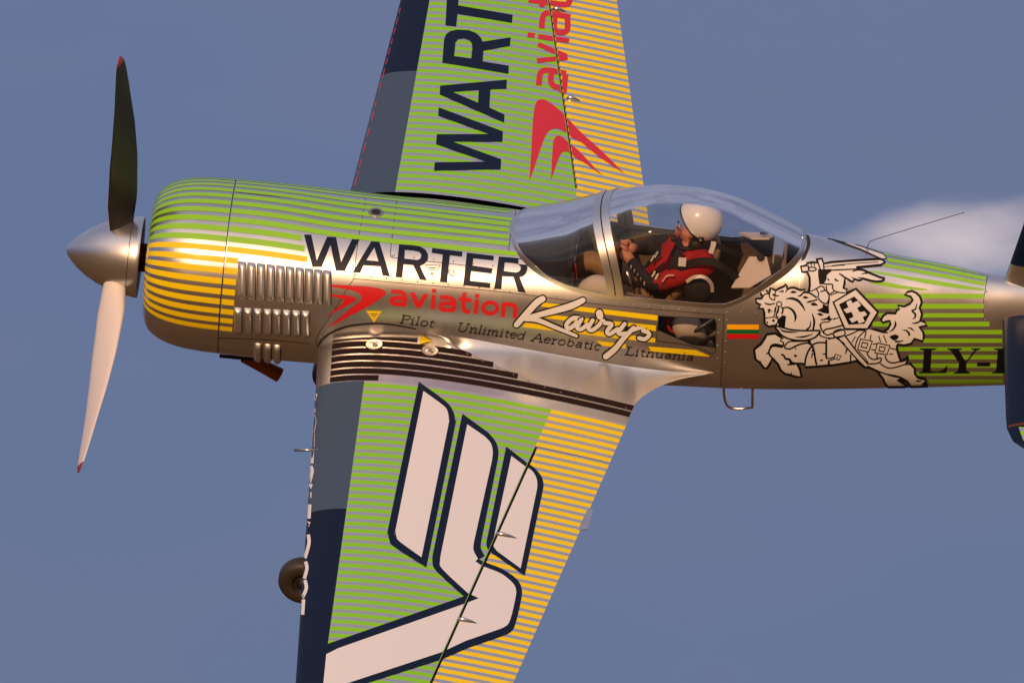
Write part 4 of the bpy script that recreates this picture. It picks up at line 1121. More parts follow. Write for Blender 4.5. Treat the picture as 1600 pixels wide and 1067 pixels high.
# --- port wing sponsor mark
U_ = lambda *p: crop(580, 580, 3.335, p); VV = lambda *p: crop(420, 780, 2.759, p)
mk = [
 (cr(U_((248,55),(248,55),(385,155),(425,205),(438,260),(432,310),(287,1022),(287,1022),(120,915),(95,880),(88,840),(92,800)), True, 4),
  cr(U_((272,105),(272,105),(375,180),(398,213),(404,260),(398,300),(262,970),(262,970),(150,890),(131,862),(128,832),(132,800)), True, 4)),
 (U_((475,222),(610,320)) + cr(U_((610,320),(650,370),(663,420),(658,470)), n=3)[1:] + cr(U_((574,880),(571,922),(592,962)), n=3) + cr(VV((905,258),(935,272),(1010,302),(1070,345),(1090,385),(1088,430),(1065,530),(1045,570),(1000,592)), n=3) + VV((860,640),(745,690),(215,858),(255,622),(840,418)) + cr(VV((840,418),(725,312),(706,275),(706,240)), n=3)[1:],
  U_((500,278),(590,340)) + cr(U_((590,340),(622,375),(633,420),(628,470)), n=3)[1:] + cr(U_((535,890),(532,932),(556,978)), n=3) + cr(VV((890,268),(925,290),(1000,320),(1050,360),(1065,390),(1062,430),(1040,520),(1020,548),(980,565)), n=3) + VV((850,610),(742,660),(232,828),(248,668),(300,642),(840,452),(905,427),(858,405)) + cr(VV((858,405),(748,302),(738,268),(742,235)), n=3)[1:]),
 (U_((703,392),(815,480)) + cr(U_((815,480),(850,503),(885,545),(898,590),(890,640)), n=3)[1:] + U_((800,1065),(640,955)) + cr(U_((640,955),(606,925),(600,890)), n=3)[1:],
  U_((730,443),(800,495)) + cr(U_((800,495),(838,520),(860,557),(865,600),(857,645)), n=3)[1:] + U_((778,1028),(655,938)) + cr(U_((655,938),(636,910),(636,880)), n=3)[1:])]
for nv, wh in mk:
    decal('sponsor_mark_edge', WL, [[nv]], M['navy'], wingL, off=.0022, step=10, cut=CUTL)
    decal('sponsor_mark', WL, [[wh]], M['white'], wingL, off=.0038, step=10, cut=CUTL)

# --- starboard wing lettering
MM = lambda *p: crop(660, 0, 6.667, p)
for lp in ([MM((122,1783),(128,1695),(658,1688),(142,1508),(150,1403),(690,1401),(165,1211),(170,1123),(838,1373),(833,1483),(320,1481),(820,1663),(815,1768))],
           [MM((185,897),(880,835),(875,930),(708,938),(697,1125),(855,1198),(850,1283),(180,990)), MM((320,965),(587,942),(580,1075))],
           [MM((207,658),(225,420),(245,365),(290,330),(360,315),(480,320),(560,350),(610,400),(625,440),(918,395),(912,485),(635,535),(628,645),(900,690),(895,775)), MM((330,590),(345,450),(370,415),(430,405),(490,425),(515,460),(520,510),(508,615))],
           [MM((240,270),(262,-160),(388,-140),(372,62),(940,160),(932,245),(365,150),(352,282))]):
    decal('letter', WR, [lp], M['navy'], wingR, off=.0020, step=14)
RWW = 9.0
for a in ([cr(MM((1212,895),(1222,790),(1250,745),(1310,738),(1400,752),(1495,772))), cr(MM((1345,750),(1338,850),(1372,905),(1430,920),(1470,960),(1480,880),(1490,780)))],
          [(MM((1203,468),(1500,590)), 7.5, False), (MM((1192,638),(1512,605)), 7.5, False)], [(MM((1205,385),(1527,430)), 7.5, False), (MM((1095,366),(1170,376)), 7.5, False)],
          [cr(MM((1243,303),(1250,200),(1285,145),(1360,150),(1540,185))), cr(MM((1380,160),(1372,290),(1410,340),(1490,335),(1512,290),(1510,190)))],
          [cr(MM((1105,5),(1290,30),(1480,55),(1530,25),(1540,-40))), MM((1258,-45),(1243,78))]):
    word_stroke(a, w=RWW, par=wingR, surf=WR, off=.0024, cut=CUTR)
TT = lambda *p: crop(800, 120, 5.929, p)
decal('swoosh', WR, [[cr(TT((160,965),(160,965),(178,700),(190,450),(205,310),(225,240),(265,213),(310,220),(380,265),(480,350),(640,520),(830,690),(1045,905),(1045,905),(800,740),(640,610),(560,570),(500,520),(440,487),(395,482),(350,500),(310,550),(260,680),(200,860)), True, 3)]], M['red'], wingR, off=.0024, step=9, cut=CUTR)
decal('swoosh', WR, [[cr(TT((360,960),(360,960),(378,640),(395,575),(425,548),(470,565),(510,600),(620,690),(740,820),(850,930),(850,930),(700,820),(600,760),(530,710),(490,695),(450,720),(420,790)), True, 3)]], M['red'], wingR, off=.0024, step=9, cut=CUTR)

# --- leading edge lettering seen edge-on
le = [[(494,615),(491,626)],[(491,638),(490.3,645)],[(489.8,648),(492,659),(489,675)],[(489.6,677),(489,699)],[(488.6,702),(487.5,724)],[(485.6,728),(488,736),(483.8,754)],[(486.6,756),(483.8,763)],[(484.7,769),(484,778)],[(484.3,788),(483,810)],[(483,815),(480,822)],[(481.9,835),(483,849),(476.7,872)],[(477.7,877),(479.8,888),(475.7,904)],[(476.7,906),(478.8,919),(472.6,934)],[(474.6,936),(473,960)]]
for l in le: stroke('leading_edge_letter', WL, [(cr(l) if len(l) > 2 else l, 5.2, False)], M['white'], wingL, off=.002, near=True)
for k, t in enumerate((.0, .06, .10, .18, .27, .36, .44, .53, .60, .68, .73, .79, .85, .90, .96)):
    xa, ya = 549.5 + (619 - 549.5) * t, 284 - 284 * t; dt = (.045, .02, .05, .06, .05, .06, .03, .05, .05, .03, .04, .03, .03, .04, .03)[k]
    xb, yb2 = 549.5 + (619 - 549.5) * (t + dt), 284 - 284 * (t + dt)
    stroke('leading_edge_letter', WR, [([(xa, ya), (xb, yb2)], 2.6, False)], M['red'], wingR, off=.002, near=True)

# --- walkway bars at the wing roots (chordwise, constant span), both wings
def const_y_bar(side, y0, y1, xa, xb, material, parent, off=.0030):
    v, nr = [], []; n = 40; xl, xt, _t = wch((y0 + y1) / 2)
    for i in range(n + 1):
        for k in range(3):
            y = y0 + (y1 - y0) * k / 2; xl, xt, _t = wch(y)
            x = xa(y) + (xb(y) - xa(y)) * i / n; s = min(max((x - xl) / (xt - xl), 0), 1)
            p = WP(side, y, s); q = WP(side, y, min(s + .004, 1)); r_ = WP(side, y + .01, s)
            nn = (q - p).cross(r_ - p)
            if nn.length < 1e-12: nn = Vector((0, 0, 1))
            nn.normalize()
            if nn.z < 0: nn = -nn
            v.append(p + nn * off); nr.append(nn)
    return mesh_obj('walkway_bar', v, grid_faces(n + 1, 3), material, parent, normals=nr)
PB = SP[-1]; yb0 = abs(wxy(-1, 565, 523).y)
y7 = abs(wxy(-1, 565, 594).y); PB = (y7 - yb0) / 6.73
ends_px = [653, 736, 769.5, 808, None, None, 591.5]
bar_y = [585, 600, 617, 634]
for side, w in ((-1, wingL), (1, wingR)):
    yR = abs(wxy(1, 640, 301.5).y) - PB * 5.71
    for k in range(7 if side < 0 else 6):
        y0 = (yb0 if side < 0 else yR) + PB * k; y1 = y0 + PB * .71
        if ends_px[k]:
            h, n = PRB[-1].near(ends_px[k], (528.5, 561, 578, 595, 0, 0, 590)[k]); xe = h.x; xb_f = (lambda y, xe=xe: xe)
        else: xb_f = lambda y: wch(y)[1] - .004
        const_y_bar(side, y0, y1, lambda y: wch(y)[0] + .085, xb_f, M['bar'], w)

stroke('root_seal', ROOT, [(cr([(496, 541), (504, 530), (520, 518.5), (545, 509.5), (580, 505.5), (612, 507), (650, 514)]), [3.2, 2.6, 2.4, 2.2, 1.6], False)], M['dark'], wingL, off=.004, near=True)
# ------------------------------------------------------------------ details in metal
def unproj(px, py, axis, val):
    """point of the sight line on the plane x, y or z = val (airplane frame)"""
    d = ray(px, py); k = 'xyz'.index(axis); lam = (val - CAM_B[k]) / d[k]; return CAM_B + d * lam
# --- cooling louvres
def louver(x, y, w, h, H=.031, skew=0.0):
    nu, nv = 11, 15; v = []
    for i in range(nu):
        u = i / (nu - 1)
        for j in range(nv):
            t = j / (nv - 1)
            f = np.interp(u, [0, .1, .2, .3, .45, .6, .7, .8, .9, 1], [0, .5, .74, .88, .98, 1.0, .96, .86, .6, 0])
            e = min(t, 1 - t) * 5.5; g = math.sqrt(max(0, 1 - (1 - min(1, e)) ** 2))
            px, py = x + w * u + skew * t, y + h * t + w * u * .10
            hit, n = SIDE.near(px, py)
            v.append(hit + n * (H * f * g - .0015))
    gfs = grid_faces(nu, nv); return mesh_obj('louver', v, gfs, [M['louver'], M['gap']], fuselage, fmat=[1 if i // (nv - 1) >= nu - 2 else 0 for i in range(len(gfs))])
LV = lambda x, y: (340 + x / 4.639, 380 + y / 4.639)
for k, x0 in enumerate((146, 213, 283, 353, 423, 493, 563, 631, 698, 763)):
    a = LV(x0, 128 + (x0 - 150) * .105); louver(a[0], a[1], 14.0, 59.5 - k * .5)
for k, x0 in enumerate((116, 188, 260, 331, 399, 469, 538, 607)):
    a = LV(x0, 463 + (x0 - 118) * .05); louver(a[0], a[1], 14.0, 39.5)
for k, x0 in enumerate((262, 332, 400)):
    a = LV(x0, 722 + k * 6); louver(a[0], a[1], 13.2, 27)
# dark shadow gaps between the louvres
# --- panel seams and screws
seams = [[(573.5, 300), (566, 340), (559.5, 378), (555.5, 410), (553, 434), (546, 445)], [(620, 314), (615, 352), (611, 385), (610.5, 398), (614, 402.5), (640, 405.5), (720, 414), (770, 421)],
         [(552, 435.5), (600, 440), (650, 444.5), (730, 451), (809, 459), (880, 468.5), (950, 477), (1040, 485), (1131, 492)], [(1131, 490), (1129.5, 530), (1127.5, 570), (1126, 604)],
         [(1543, 430), (1540, 450), (1537, 470), (1536, 500)], [(806, 330), (801, 352), (797, 372), (794, 397)], [(341, 528), (420, 531), (485, 537)], [(546, 445), (527, 477), (512, 500), (497, 523), (493, 540)],
         [(366, 300), (430, 307), (500, 314), (563, 321)]]
for s_ in seams: stroke('panel_seam', FD, [(cr(s_, n=5), 1.0, False)], M['gap'], fuselage, off=.0012, near=True)
screws = []
def along(pts, n, dx=0, dy=0):
    for q in resamp(pts, n): screws.append((q[0] + dx, q[1] + dy))
along([(556, 429.5), (650, 440), (730, 447.5), (820, 458), (920, 470), (1010, 478), (1110, 487)], 24)
along([(1136, 500), (1134, 530), (1131, 600)], 7); along([(1124, 500), (1122, 530), (1120, 600)], 6)
along([(1136, 596), (1186, 599)], 5); along([(1136, 488), (1180, 489)], 3)
along([(1541, 456), (1539, 500)], 4); along([(622, 330), (613, 400)], 4); along([(800, 348), (795, 392)], 4); along([(616, 399), (770, 415)], 6)
along([(362, 300), (352, 380), (343, 470), (340, 540)], 5, 4, 0); along([(570, 320), (556, 415)], 4, -4, 0)
along([(548, 446), (520, 488), (498, 524)], 4, 3, 2)
sv, sf = [], []
for p in screws:
    hit, n = FD.near(*p); t = n.orthogonal().normalized(); b = n.cross(t); o0 = len(sv); r_ = .0052
    sv.append(hit + n * .0035)
    for ring, hh in ((.6, .003), (1.0, .0005)):
        for k in range(8):
            a = k * math.pi / 4; sv.append(hit + n * hh + (t * math.cos(a) + b * math.sin(a)) * r_ * ring)
    sf += [(o0, o0 + 1 + k, o0 + 1 + (k + 1) % 8) for k in range(8)] + [(o0 + 1 + k, o0 + 9 + k, o0 + 9 + (k + 1) % 8, o0 + 1 + (k + 1) % 8) for k in range(8)]
tag(mesh_obj('screw_heads', sv, sf, M['grille'], fuselage), kind='stuff')
sv, sf = [], []
for p in resamp([(658.7, 520), (703.7, 542), (752.5, 564), (800, 585), (850, 605), (900, 621), (950, 633), (978, 638)], 14):
    hit, n = WL.near(*p); t = n.orthogonal().normalized(); b = n.cross(t); o0 = len(sv); r_ = .005
    sv.append(hit + n * .006)
    for k in range(8):
        a = k * math.pi / 4; sv.append(hit + n * .0035 + (t * math.cos(a) + b * math.sin(a)) * r_)
    sf += [(o0, o0 + 1 + k, o0 + 1 + (k + 1) % 8) for k in range(8)]
tag(mesh_obj('screw_heads', sv, sf, M['grille'], wingL), kind='stuff')
# --- round caps
def cap(surf, px, py, rad, name, parent, mats, h=.006):
    hit, n = surf.near(px, py); t = n.orthogonal().normalized(); b = n.cross(t); v = []; prof = [(1.0, -.003), (1.0, h * .6), (.94, h), (.62, h * .95), (.60, h * .6), (.0001, h * .7)]
    for r_, z in prof:
        for k in range(28):
            a = 2 * math.pi * k / 28; v.append(hit + n * z + (t * math.cos(a) + b * math.sin(a)) * rad * r_)
    f = grid_faces(len(prof), 28, True)
    o = mesh_obj(name, v, f, mats, parent, fmat=[1 if i >= 28 * 3 and len(mats) > 1 else 0 for i in range(len(f))])
    bx = bmesh.new(); bx.from_mesh(o.data); bmesh.ops.recalc_face_normals(bx, faces=bx.faces[:]); bx.to_mesh(o.data); bx.free()
    e = o.modifiers.new('edge', 'EDGE_SPLIT'); e.split_angle = R(35); return o
def cap_screws(surf, px, py, rad, parent, n=6):
    pass
cap(WL, 584.5, 540, .054, 'fuel_cap', wingL, [M['bare'], M['silver']], .012); cap(WL, 671.5, 549.5, .054, 'fuel_cap', wingL, [M['bare'], M['silver']], .012)
cap(WL, 586, 540, .018, 'cap_latch', wingL, [M['grille']], .016); cap(WL, 673, 549.5, .018, 'cap_latch', wingL, [M['grille']], .016)
cap(FD, 587.5, 332.5, .048, 'inspection_port', fuselage, [M['grille'], M['dark']])
cap(FD, 707, 425, .027, 'quarter_turn_latch', fuselage, [M['bare']], .008)
# --- exhaust pipe
ep = [unproj(382, 556, 'y', -.08), unproj(400, 566, 'y', -.08), unproj(418, 576, 'y', -.08), unproj(437, 586, 'y', -.08)]
ex = tube('exhaust_pipe', cr([tuple(p) for p in ep], n=4), [.044] * 9 + [.045, .046, .047, .048], M['rust'], plane, 20, cap=False)
e_in = tube('pipe_bore', [ep[-1] + (ep[-2] - ep[-1]) * .8, ep[-1] + (ep[-2] - ep[-1]) * .02], .036, M['gap'], ex, 18)
lip = [unproj(343, 556, 'y', -.15), unproj(395, 561, 'y', -.15)]
tube('cowl_flap', [lip[0], lip[1]], .012, M['dark'], plane, 8)
# --- crew step
st = [unproj(1131, 604, 'y', -.10), unproj(1131.5, 618, 'y', -.10), unproj(1135, 631, 'y', -.10), unproj(1143, 637.5, 'y', -.10), unproj(1160, 638, 'y', -.10), unproj(1175.5, 636.5, 'y', -.10), unproj(1176, 606, 'y', -.10)]
tube('crew_step', cr([tuple(p) for p in st[:5]], n=4) + [tuple(st[5]), tuple(st[6])], .0085, M['bare'], plane, 10)
# --- antenna
an = [unproj(1355, 398, 'y', 0), unproj(1355, 387, 'y', 0), unproj(1359, 379, 'y', 0), unproj(1367, 374.5, 'y', 0), unproj(1440, 352, 'y', 0), unproj(1507, 332, 'y', 0)]
tube('whip_antenna', cr([tuple(p) for p in an], n=5), .0024, M['wire'], plane, 8)
# --- pitot stub ahead of the port wing, static tab, aileron hinges
hp, _ = PRB[-1].near(493, 703)
pt = [unproj(487.5 - 28, 703, 'y', hp.y), unproj(500, 703, 'y', hp.y)]
tube('pitot_tube', pt, [.0085, .0085], M['bare'], wingL, 14)
def hinge(side, surf, px, py, ln, parent):
    hit, n = surf.near(px, py); v = []
    X = Vector((1, 0, 0)); X = (X - n * X.dot(n)).normalized(); Y = n.cross(X)
    prof = [(0, .2), (.12, .8), (.3, 1), (.6, .75), (.85, .35), (1, .02)]
    for u, r_ in prof:
        for k in range(9):
            a = math.pi * k / 8; v.append(hit + X * (ln * u) + Y * (math.cos(a) * .016 * r_) + n * (math.sin(a) * .030 * r_ - .002))
    return mesh_obj('hinge_fairing', v, grid_faces(len(prof), 9), M['bare'], parent)
hinge(-1, WL, 773, 834.5, .15, wingL); hinge(-1, WL, 713, 968, .14, wingL); hinge(1, WR, 884, 154, .10, wingR); hinge(1, WR, 862, 15, .10, wingR)
tp = [unproj(p[0], p[1], 'z', ZTE) for p in ((909, 795.5), (927, 796.5), (918.5, 826), (903.5, 829))]
v = [p + Vector((0, 0, .002)) for p in tp] + [p - Vector((0, 0, .002)) for p in tp]
mesh_obj('trim_tab', v, [(0, 1, 2, 3), (7, 6, 5, 4), (0, 4, 5, 1), (1, 5, 6, 2), (2, 6, 7, 3), (3, 7, 4, 0)], M['silver'], ailL, smooth=False)
# --- tail
def slab(name, root, tip, cr_, ct, tk, n=14, rows=14, rnd=0.0, mats=None, fm=None, parent=plane):
    """symmetric lifting surface between a root and a tip leading edge point"""
    root, tip = Vector(root), Vector(tip); sp_ = (tip - root); sdir_ = sp_.normalized(); X = Vector((1, 0, 0)); up_ = X.cross(sdir_).normalized(); v = []
    ring = []
    for i in range(rows + 1):
        t = i / rows; le_ = root + sp_ * t; c = cr_ + (ct - cr_) * t
        k = 1.0
        if rnd and t > 1 - rnd:
            q = (t - (1 - rnd)) / rnd; k = math.sqrt(max(0.02, 1 - q * q)); le_ = le_ + X * (c * .30 * (1 - k)); c = c * (.45 + .55 * k)
        for j in range(2 * n):
            s = (0.5 - 0.5 * math.cos(math.pi * (j if j <= n else 2 * n - j) / n)); sg = 1 if j <= n else -1
            v.append(le_ + X * (c * s) + up_ * (sg * c * tk * thick(s) * (k if rnd else 1)))
    f = grid_faces(rows + 1, 2 * n, True); m = [fm(i // (2 * n) / rows, (i % (2 * n))) for i in range(len(f))] if fm else None
    f.append(tuple(range(rows * 2 * n, (rows + 1) * 2 * n))); f.append(tuple(range(2 * n))[::-1])
    if m is not None: m += [m[-1], m[0]]
    o = mesh_obj(name, v, f, mats, parent, fmat=m)
    bx = bmesh.new(); bx.from_mesh(o.data); bmesh.ops.recalc_face_normals(bx, faces=bx.faces[:]); bx.to_mesh(o.data); bx.free()
    return o
ZS = .33
sr = unproj(1563, 500, 'z', ZS); st_ = unproj(1573.5, 706, 'z', ZS)
tail_m = [M['navy'], stripe_mat('tail_stripes', lin(132, 204, 34), -1), M['rust']]
def tfm(t, j):
    s = (0.5 - 0.5 * math.cos(math.pi * ((j if j <= 14 else 28 - j) + .5) / 14)); return 1 if (s > .16 and t > .80) or s > .34 else 0
stabL = slab('tailplane', (sr.x - .01, sr.y + .30, ZS), (st_.x, st_.y, ZS), .82, .62, .10, rnd=.18, mats=tail_m, fm=tfm)
stabR = slab('tailplane', (sr.x - .01, -sr.y - .30, ZS), (st_.x, -st_.y, ZS), .82, .62, .10, rnd=.18, mats=tail_m, fm=tfm)
stabL['label'] = 'tailplane half nearer to the camera'; stabR['label'] = 'tailplane half beyond the fin'
f0 = unproj(1571.5, 431, 'y', 0); f1 = unproj(1600, 348.5, 'y', 0); fd = (f1 - f0)
fin = slab('fin', f0 - fd * .5, f0 + fd * 2.3, .95, .60, .09, mats=[M['silver'], M['navy']], fm=lambda t, j: 0 if t < (.5 + .16) / 2.8 else 1, rows=34)
Surf_tail = Surf([stabL])
stroke('tip_joint', Surf_tail, [([(1575.5, 667), (1586, 664), (1600, 662)], 3.4, False)], M['rust'], stabL, off=.002, near=True)
# fairings blending the tail surfaces into the body
tcv = []
for i in range(12):
    x = XF1 - .01 + .55 * i / 11; k = 1 - (i / 11) ** 2 * .75
    for j in range(40):
        p = F(XF1, 2 * math.pi * j / 40); tcv.append(Vector((x, p.y * k, _z0(6.15) + (p.z - _z0(6.15)) * k)))
mesh_obj('tail_cone', tcv, grid_faces(12, 40, True), M['silver'], plane)
rdm = [(5.50, .0), (5.72, .012), (5.9, .03), (6.2, .05)]
# --- landing gear
def gear(side):
    c = unproj(474, 906, 'y', -1.12); c = Vector((c.x, side * 1.12, c.z)); g = empty('landing_gear', parent=plane)
    v = []; Rw, ww = .156, .058; NR = 40; prof = [(.45, .85), (.58, 1.0), (.80, 1.0), (.93, .82), (1.0, .42), (1.0, -.42), (.93, -.82), (.80, -1.0), (.58, -1.0), (.45, -.85)]
    for k in range(NR):
        a = 2 * math.pi * k / NR
        for r_, w in prof: v.append(c + Vector((math.cos(a) * Rw * r_, w * ww, math.sin(a) * Rw * r_)))
    n = len(prof); f = []
    for k in range(NR):
        for j in range(n - 1): f.append((k * n + j, k * n + j + 1, ((k + 1) % NR) * n + j + 1, ((k + 1) % NR) * n + j))
    mesh_obj('tyre', v, f, M['rubber'], g)
    hv = []; prof = [(.46, .80), (.40, .55), (.16, .60), (.14, 1.0), (.02, 1.0)]
    for sg in (1, -1):
        for r_, w in prof:
            for k in range(24):
                a = 2 * math.pi * k / 24; hv.append(c + Vector((math.cos(a) * Rw * r_, sg * w * ww, math.sin(a) * Rw * r_)))
    hf = grid_faces(5, 24, True) + [tuple(i + 120 for i in q) for q in grid_faces(5, 24, True)]
    mesh_obj('wheel_hub', hv, hf, M['dark'], g)
    top = Vector((c.x + .10, side * .22, -.47)); pts = cr([tuple(top), tuple(Vector((c.x + .08, side * .62, -.78))), tuple(Vector((c.x + .04, side * .95, c.z + .10))), tuple(c)], n=6); lv = []
    for i, p in enumerate(pts):
        t = i / (len(pts) - 1); w, h = .075 - .035 * t, .016 - .004 * t
        p = Vector(p)
        for a, b in ((-1, -1), (1, -1), (1, 1), (-1, 1)): lv.append(p + Vector((a * w, side * b * h * .8, b * h)))
    mesh_obj('spring_leg', lv, grid_faces(len(pts), 4, True) + [(0, 1, 2, 3), tuple(len(lv) - 4 + k for k in range(4))], M['silver'], g, smooth=False)
    return g
gear(-1); gear(1)

# ------------------------------------------------------------------ cockpit
cockpit = empty('cockpit', parent=plane)
def box(name, c, dims, material, parent, rot=(0, 0, 0), bevel=.006):
    bm = bmesh.new(); bmesh.ops.create_cube(bm, size=1.0)
    bmesh.ops.scale(bm, vec=Vector(dims), verts=bm.verts[:])
    from mathutils import Euler
    if bevel: bmesh.ops.bevel(bm, geom=bm.edges[:], offset=bevel, segments=2, affect='EDGES', profile=.6)
    bmesh.ops.rotate(bm, verts=bm.verts[:], matrix=Euler(rot).to_matrix(), cent=(0, 0, 0)); bmesh.ops.translate(bm, verts=bm.verts[:], vec=Vector(c))
    return bm_obj(name, bm, material, parent)
def poly_plate(name, pts, material, parent, th=.006):
    pts = [Vector(p) for p in pts]; n = (pts[1] - pts[0]).cross(pts[2] - pts[0]).normalized(); k = len(pts)
    v = [p + n * th / 2 for p in pts] + [p - n * th / 2 for p in pts]
    f = [tuple(range(k)), tuple(range(2 * k - 1, k - 1, -1))] + [(i, i + k, (i + 1) % k + k, (i + 1) % k) for i in range(k)]
    o = mesh_obj(name, v, f, material, parent, smooth=False)
    b = bmesh.new(); b.from_mesh(o.data); bmesh.ops.recalc_face_normals(b, faces=b.faces[:]); b.to_mesh(o.data); b.free(); return o
# inner lining of the tub, open where the sill and the side window are
lst = [x for x in stations if 2.5 <= x <= 4.72]; NLN = 40
wx0, wx1 = min(p.x for p in win3) - .05, max(p.x for p in win3) + .05; wz0, wz1 = min(p.z for p in win3) - .05, max(p.z for p in win3) + .05
for side in (-1, 1):
    v, f = [], []
    for x in lst:
        tm = thmax(x) - .01
        for j in range(NLN + 1):
            th = -math.pi / 2 + (tm + math.pi / 2) * j / NLN; p = F(x, th); c = Vector((x, 0, _z0(x)))
            q = c + (p - c) * (1 - .018 / max((p - c).length, .05)); v.append(Vector((q.x, -q.y if side > 0 else q.y, q.z)))
    for q in grid_faces(len(lst), NLN + 1, flip=(side < 0)):
        m = sum((v[i] for i in q), Vector()) / 4
        if side < 0 and wx0 < m.x < wx1 and wz0 < m.z < wz1: continue
        f.append(q)
    ln = mesh_obj('cockpit_lining', v, f, M['interior'], cockpit)
    if side > 0: LINE = Surf([ln])
for x in (2.50, 4.72):
    bv = [F(x, 2 * math.pi * k / 48) * 1.0 for k in range(48)]; c = Vector((x, 0, _z0(x))); bv = [c + (p - c) * .97 for p in bv]
    mesh_obj('bulkhead', bv, [tuple(range(48))], M['interior'], cockpit, smooth=False)
fl = []
for x in (2.5, 3.0, 3.5, 4.0, 4.4, 4.72):
    for s_ in (-1, 1): fl.append((x, s_ * _a(x) * .80, -.27 + .05 * (x - 2.5)))
mesh_obj('cockpit_floor', fl, grid_faces(6, 2), M['dark'], cockpit, smooth=False)
# instrument panel and coaming
pc = unproj(893, 385, 'y', 0)
box('instrument_panel', (pc.x + .01, 0, .24), (.03, .62, .50), M['dark'], cockpit)
for yy, zz, r_ in ((-.2, .34, .045), (-.08, .36, .045), (.05, .36, .045), (.18, .34, .045), (-.14, .22, .04), (0, .22, .04), (.14, .22, .04)):
    tube('instrument_dial', [(pc.x + .02, yy, zz), (pc.x + .034, yy, zz)], r_, M['grille'], cockpit, 20)
pull = unproj(898, 424, 'y', -.20)
tube('red_pull_handle', [tuple(pull + Vector((-.005, 0, .055))), tuple(pull + Vector((.0, 0, .0))), tuple(pull + Vector((.012, 0, -.055)))], .011, M['red'], cockpit, 10)
# wide glare shield under the windshield
gs = []
for i in range(9):
    x = 2.84 + (pc.x - 2.84 + .03) * i / 8
    for j in range(13):
        a = math.pi * (.06 + .88 * j / 12); p = F(x, thmax(x)); yy = -(abs(p.y) - .02) * math.cos(a); gs.append((x, yy, p.z - .03 + .06 * math.sin(a)))
mesh_obj('glare_shield', gs, grid_faces(9, 13), M['dark'], cockpit)
# seat: reclined bucket
def seat_pt(px, py, y): return unproj(px, py, 'y', y)
HEAD = unproj(1090, 346, 'y', 0.0)
sb = Vector((HEAD.x - .22, 0, -.02)); stp = Vector((HEAD.x + .16, 0, .50))
dirb = (stp - sb).normalized(); nb_ = Vector((-dirb.z, 0, dirb.x))
v = []
for i in range(13):
    t = i / 12; p = sb + (stp - sb) * t; w = .24 - .05 * t ** 2
    for j in range(13):
        u = j / 12 * 2 - 1; v.append(p + Vector((0, u * w, 0)) + nb_ * (.10 * u ** 4) )
seat = mesh_obj('pilot_seat', v, grid_faces(13, 13), M['tan'], cockpit)
sm_ = seat.modifiers.new('t', 'SOLIDIFY'); sm_.thickness = .015
v = []
for i in range(9):
    t = i / 8; p = sb + Vector((-.42 * t, 0, .02 + .10 * t))
    for j in range(9):
        u = j / 8 * 2 - 1; v.append(p + Vector((0, u * .23, .08 * u ** 4)))
o = mesh_obj('seat_pan', v, grid_faces(9, 9, flip=True), M['tan'], seat); o.modifiers.new('t', 'SOLIDIFY').thickness = .015
# shelf behind the seat with two strap holes
KX = lambda x, y: (1120 + x / 6.669, 320 + y / 6.669)
for sg in (-1, 1):
    def up_(x, y, yy):
        p = unproj(*KX(x, y), 'y', -yy); return Vector((p.x, sg * yy, p.z))
    pl_ = [up_(150, 868, .30), up_(338, 545, .10), up_(520, 545, .10), up_(566, 735, .22), up_(342, 868, .30)]
    poly_plate('rear_shelf', pl_, M['panel'], cockpit, .012)
    hc = up_(457, 553, .125); nrm = (pl_[1] - pl_[0]).cross(pl_[2] - pl_[0]).normalized()
    if nrm.z < 0: nrm = -nrm
    t_ = nrm.orthogonal().normalized(); b_ = nrm.cross(t_)
    tube('strap_hole', [tuple(hc + nrm * .004), tuple(hc + nrm * .016)], .024, M['gap'], cockpit, 18)
bx_c = unproj(1211, 400, 'y', 0)
box('rear_bulkhead_box', (bx_c.x + .02, .02, bx_c.z - .05), (.07, .34, .34), M['silver'], cockpit, bevel=.015)
tube('roll_bar', cr([(bx_c.x + .08, -.24, .25), (bx_c.x + .07, -.20, .48), (bx_c.x + .06, -.08, .60), (bx_c.x + .06, .08, .60), (bx_c.x + .07, .20, .48), (bx_c.x + .08, .24, .25)], n=5), .016, M['interior'], cockpit, 10)
# diagonal frame tubes seen through the side window, canopy latch lever, control stick
for a, b, r_, mt in (((1040, 545), (1126, 492), .014, 'bare'), ((1070, 556), (1130, 512), .016, 'interior'), ((1100, 560), (1135, 530), .012, 'bare')):
    p, q = unproj(*a, 'y', -.30), unproj(*b, 'y', -.30); tube('frame_tube', [tuple(p + (p - q) * .3), tuple(q + (q - p) * .3)], r_, M[mt], cockpit, 10)
STK = unproj(969, 392, 'y', -.02)
tube('control_stick', [(STK.x + .02, -.02, -.2), (STK.x + .01, -.02, .1), (STK.x, -.02, STK.z + .05)], [.014, .014, .019], M['dark'], cockpit, 12)
lv0 = unproj(979, 424, 'y', -.30); lv1 = unproj(992, 458, 'y', -.31)
tube('canopy_lever', [tuple(lv0), tuple(lv1)], [.011, .009], M['bare'], cockpit, 10)
tube('lever_pivot', [tuple(lv1 + Vector((-.05, 0, -.01))), tuple(lv1 + Vector((.10, 0, -.03)))], .012, M['interior'], cockpit, 10)
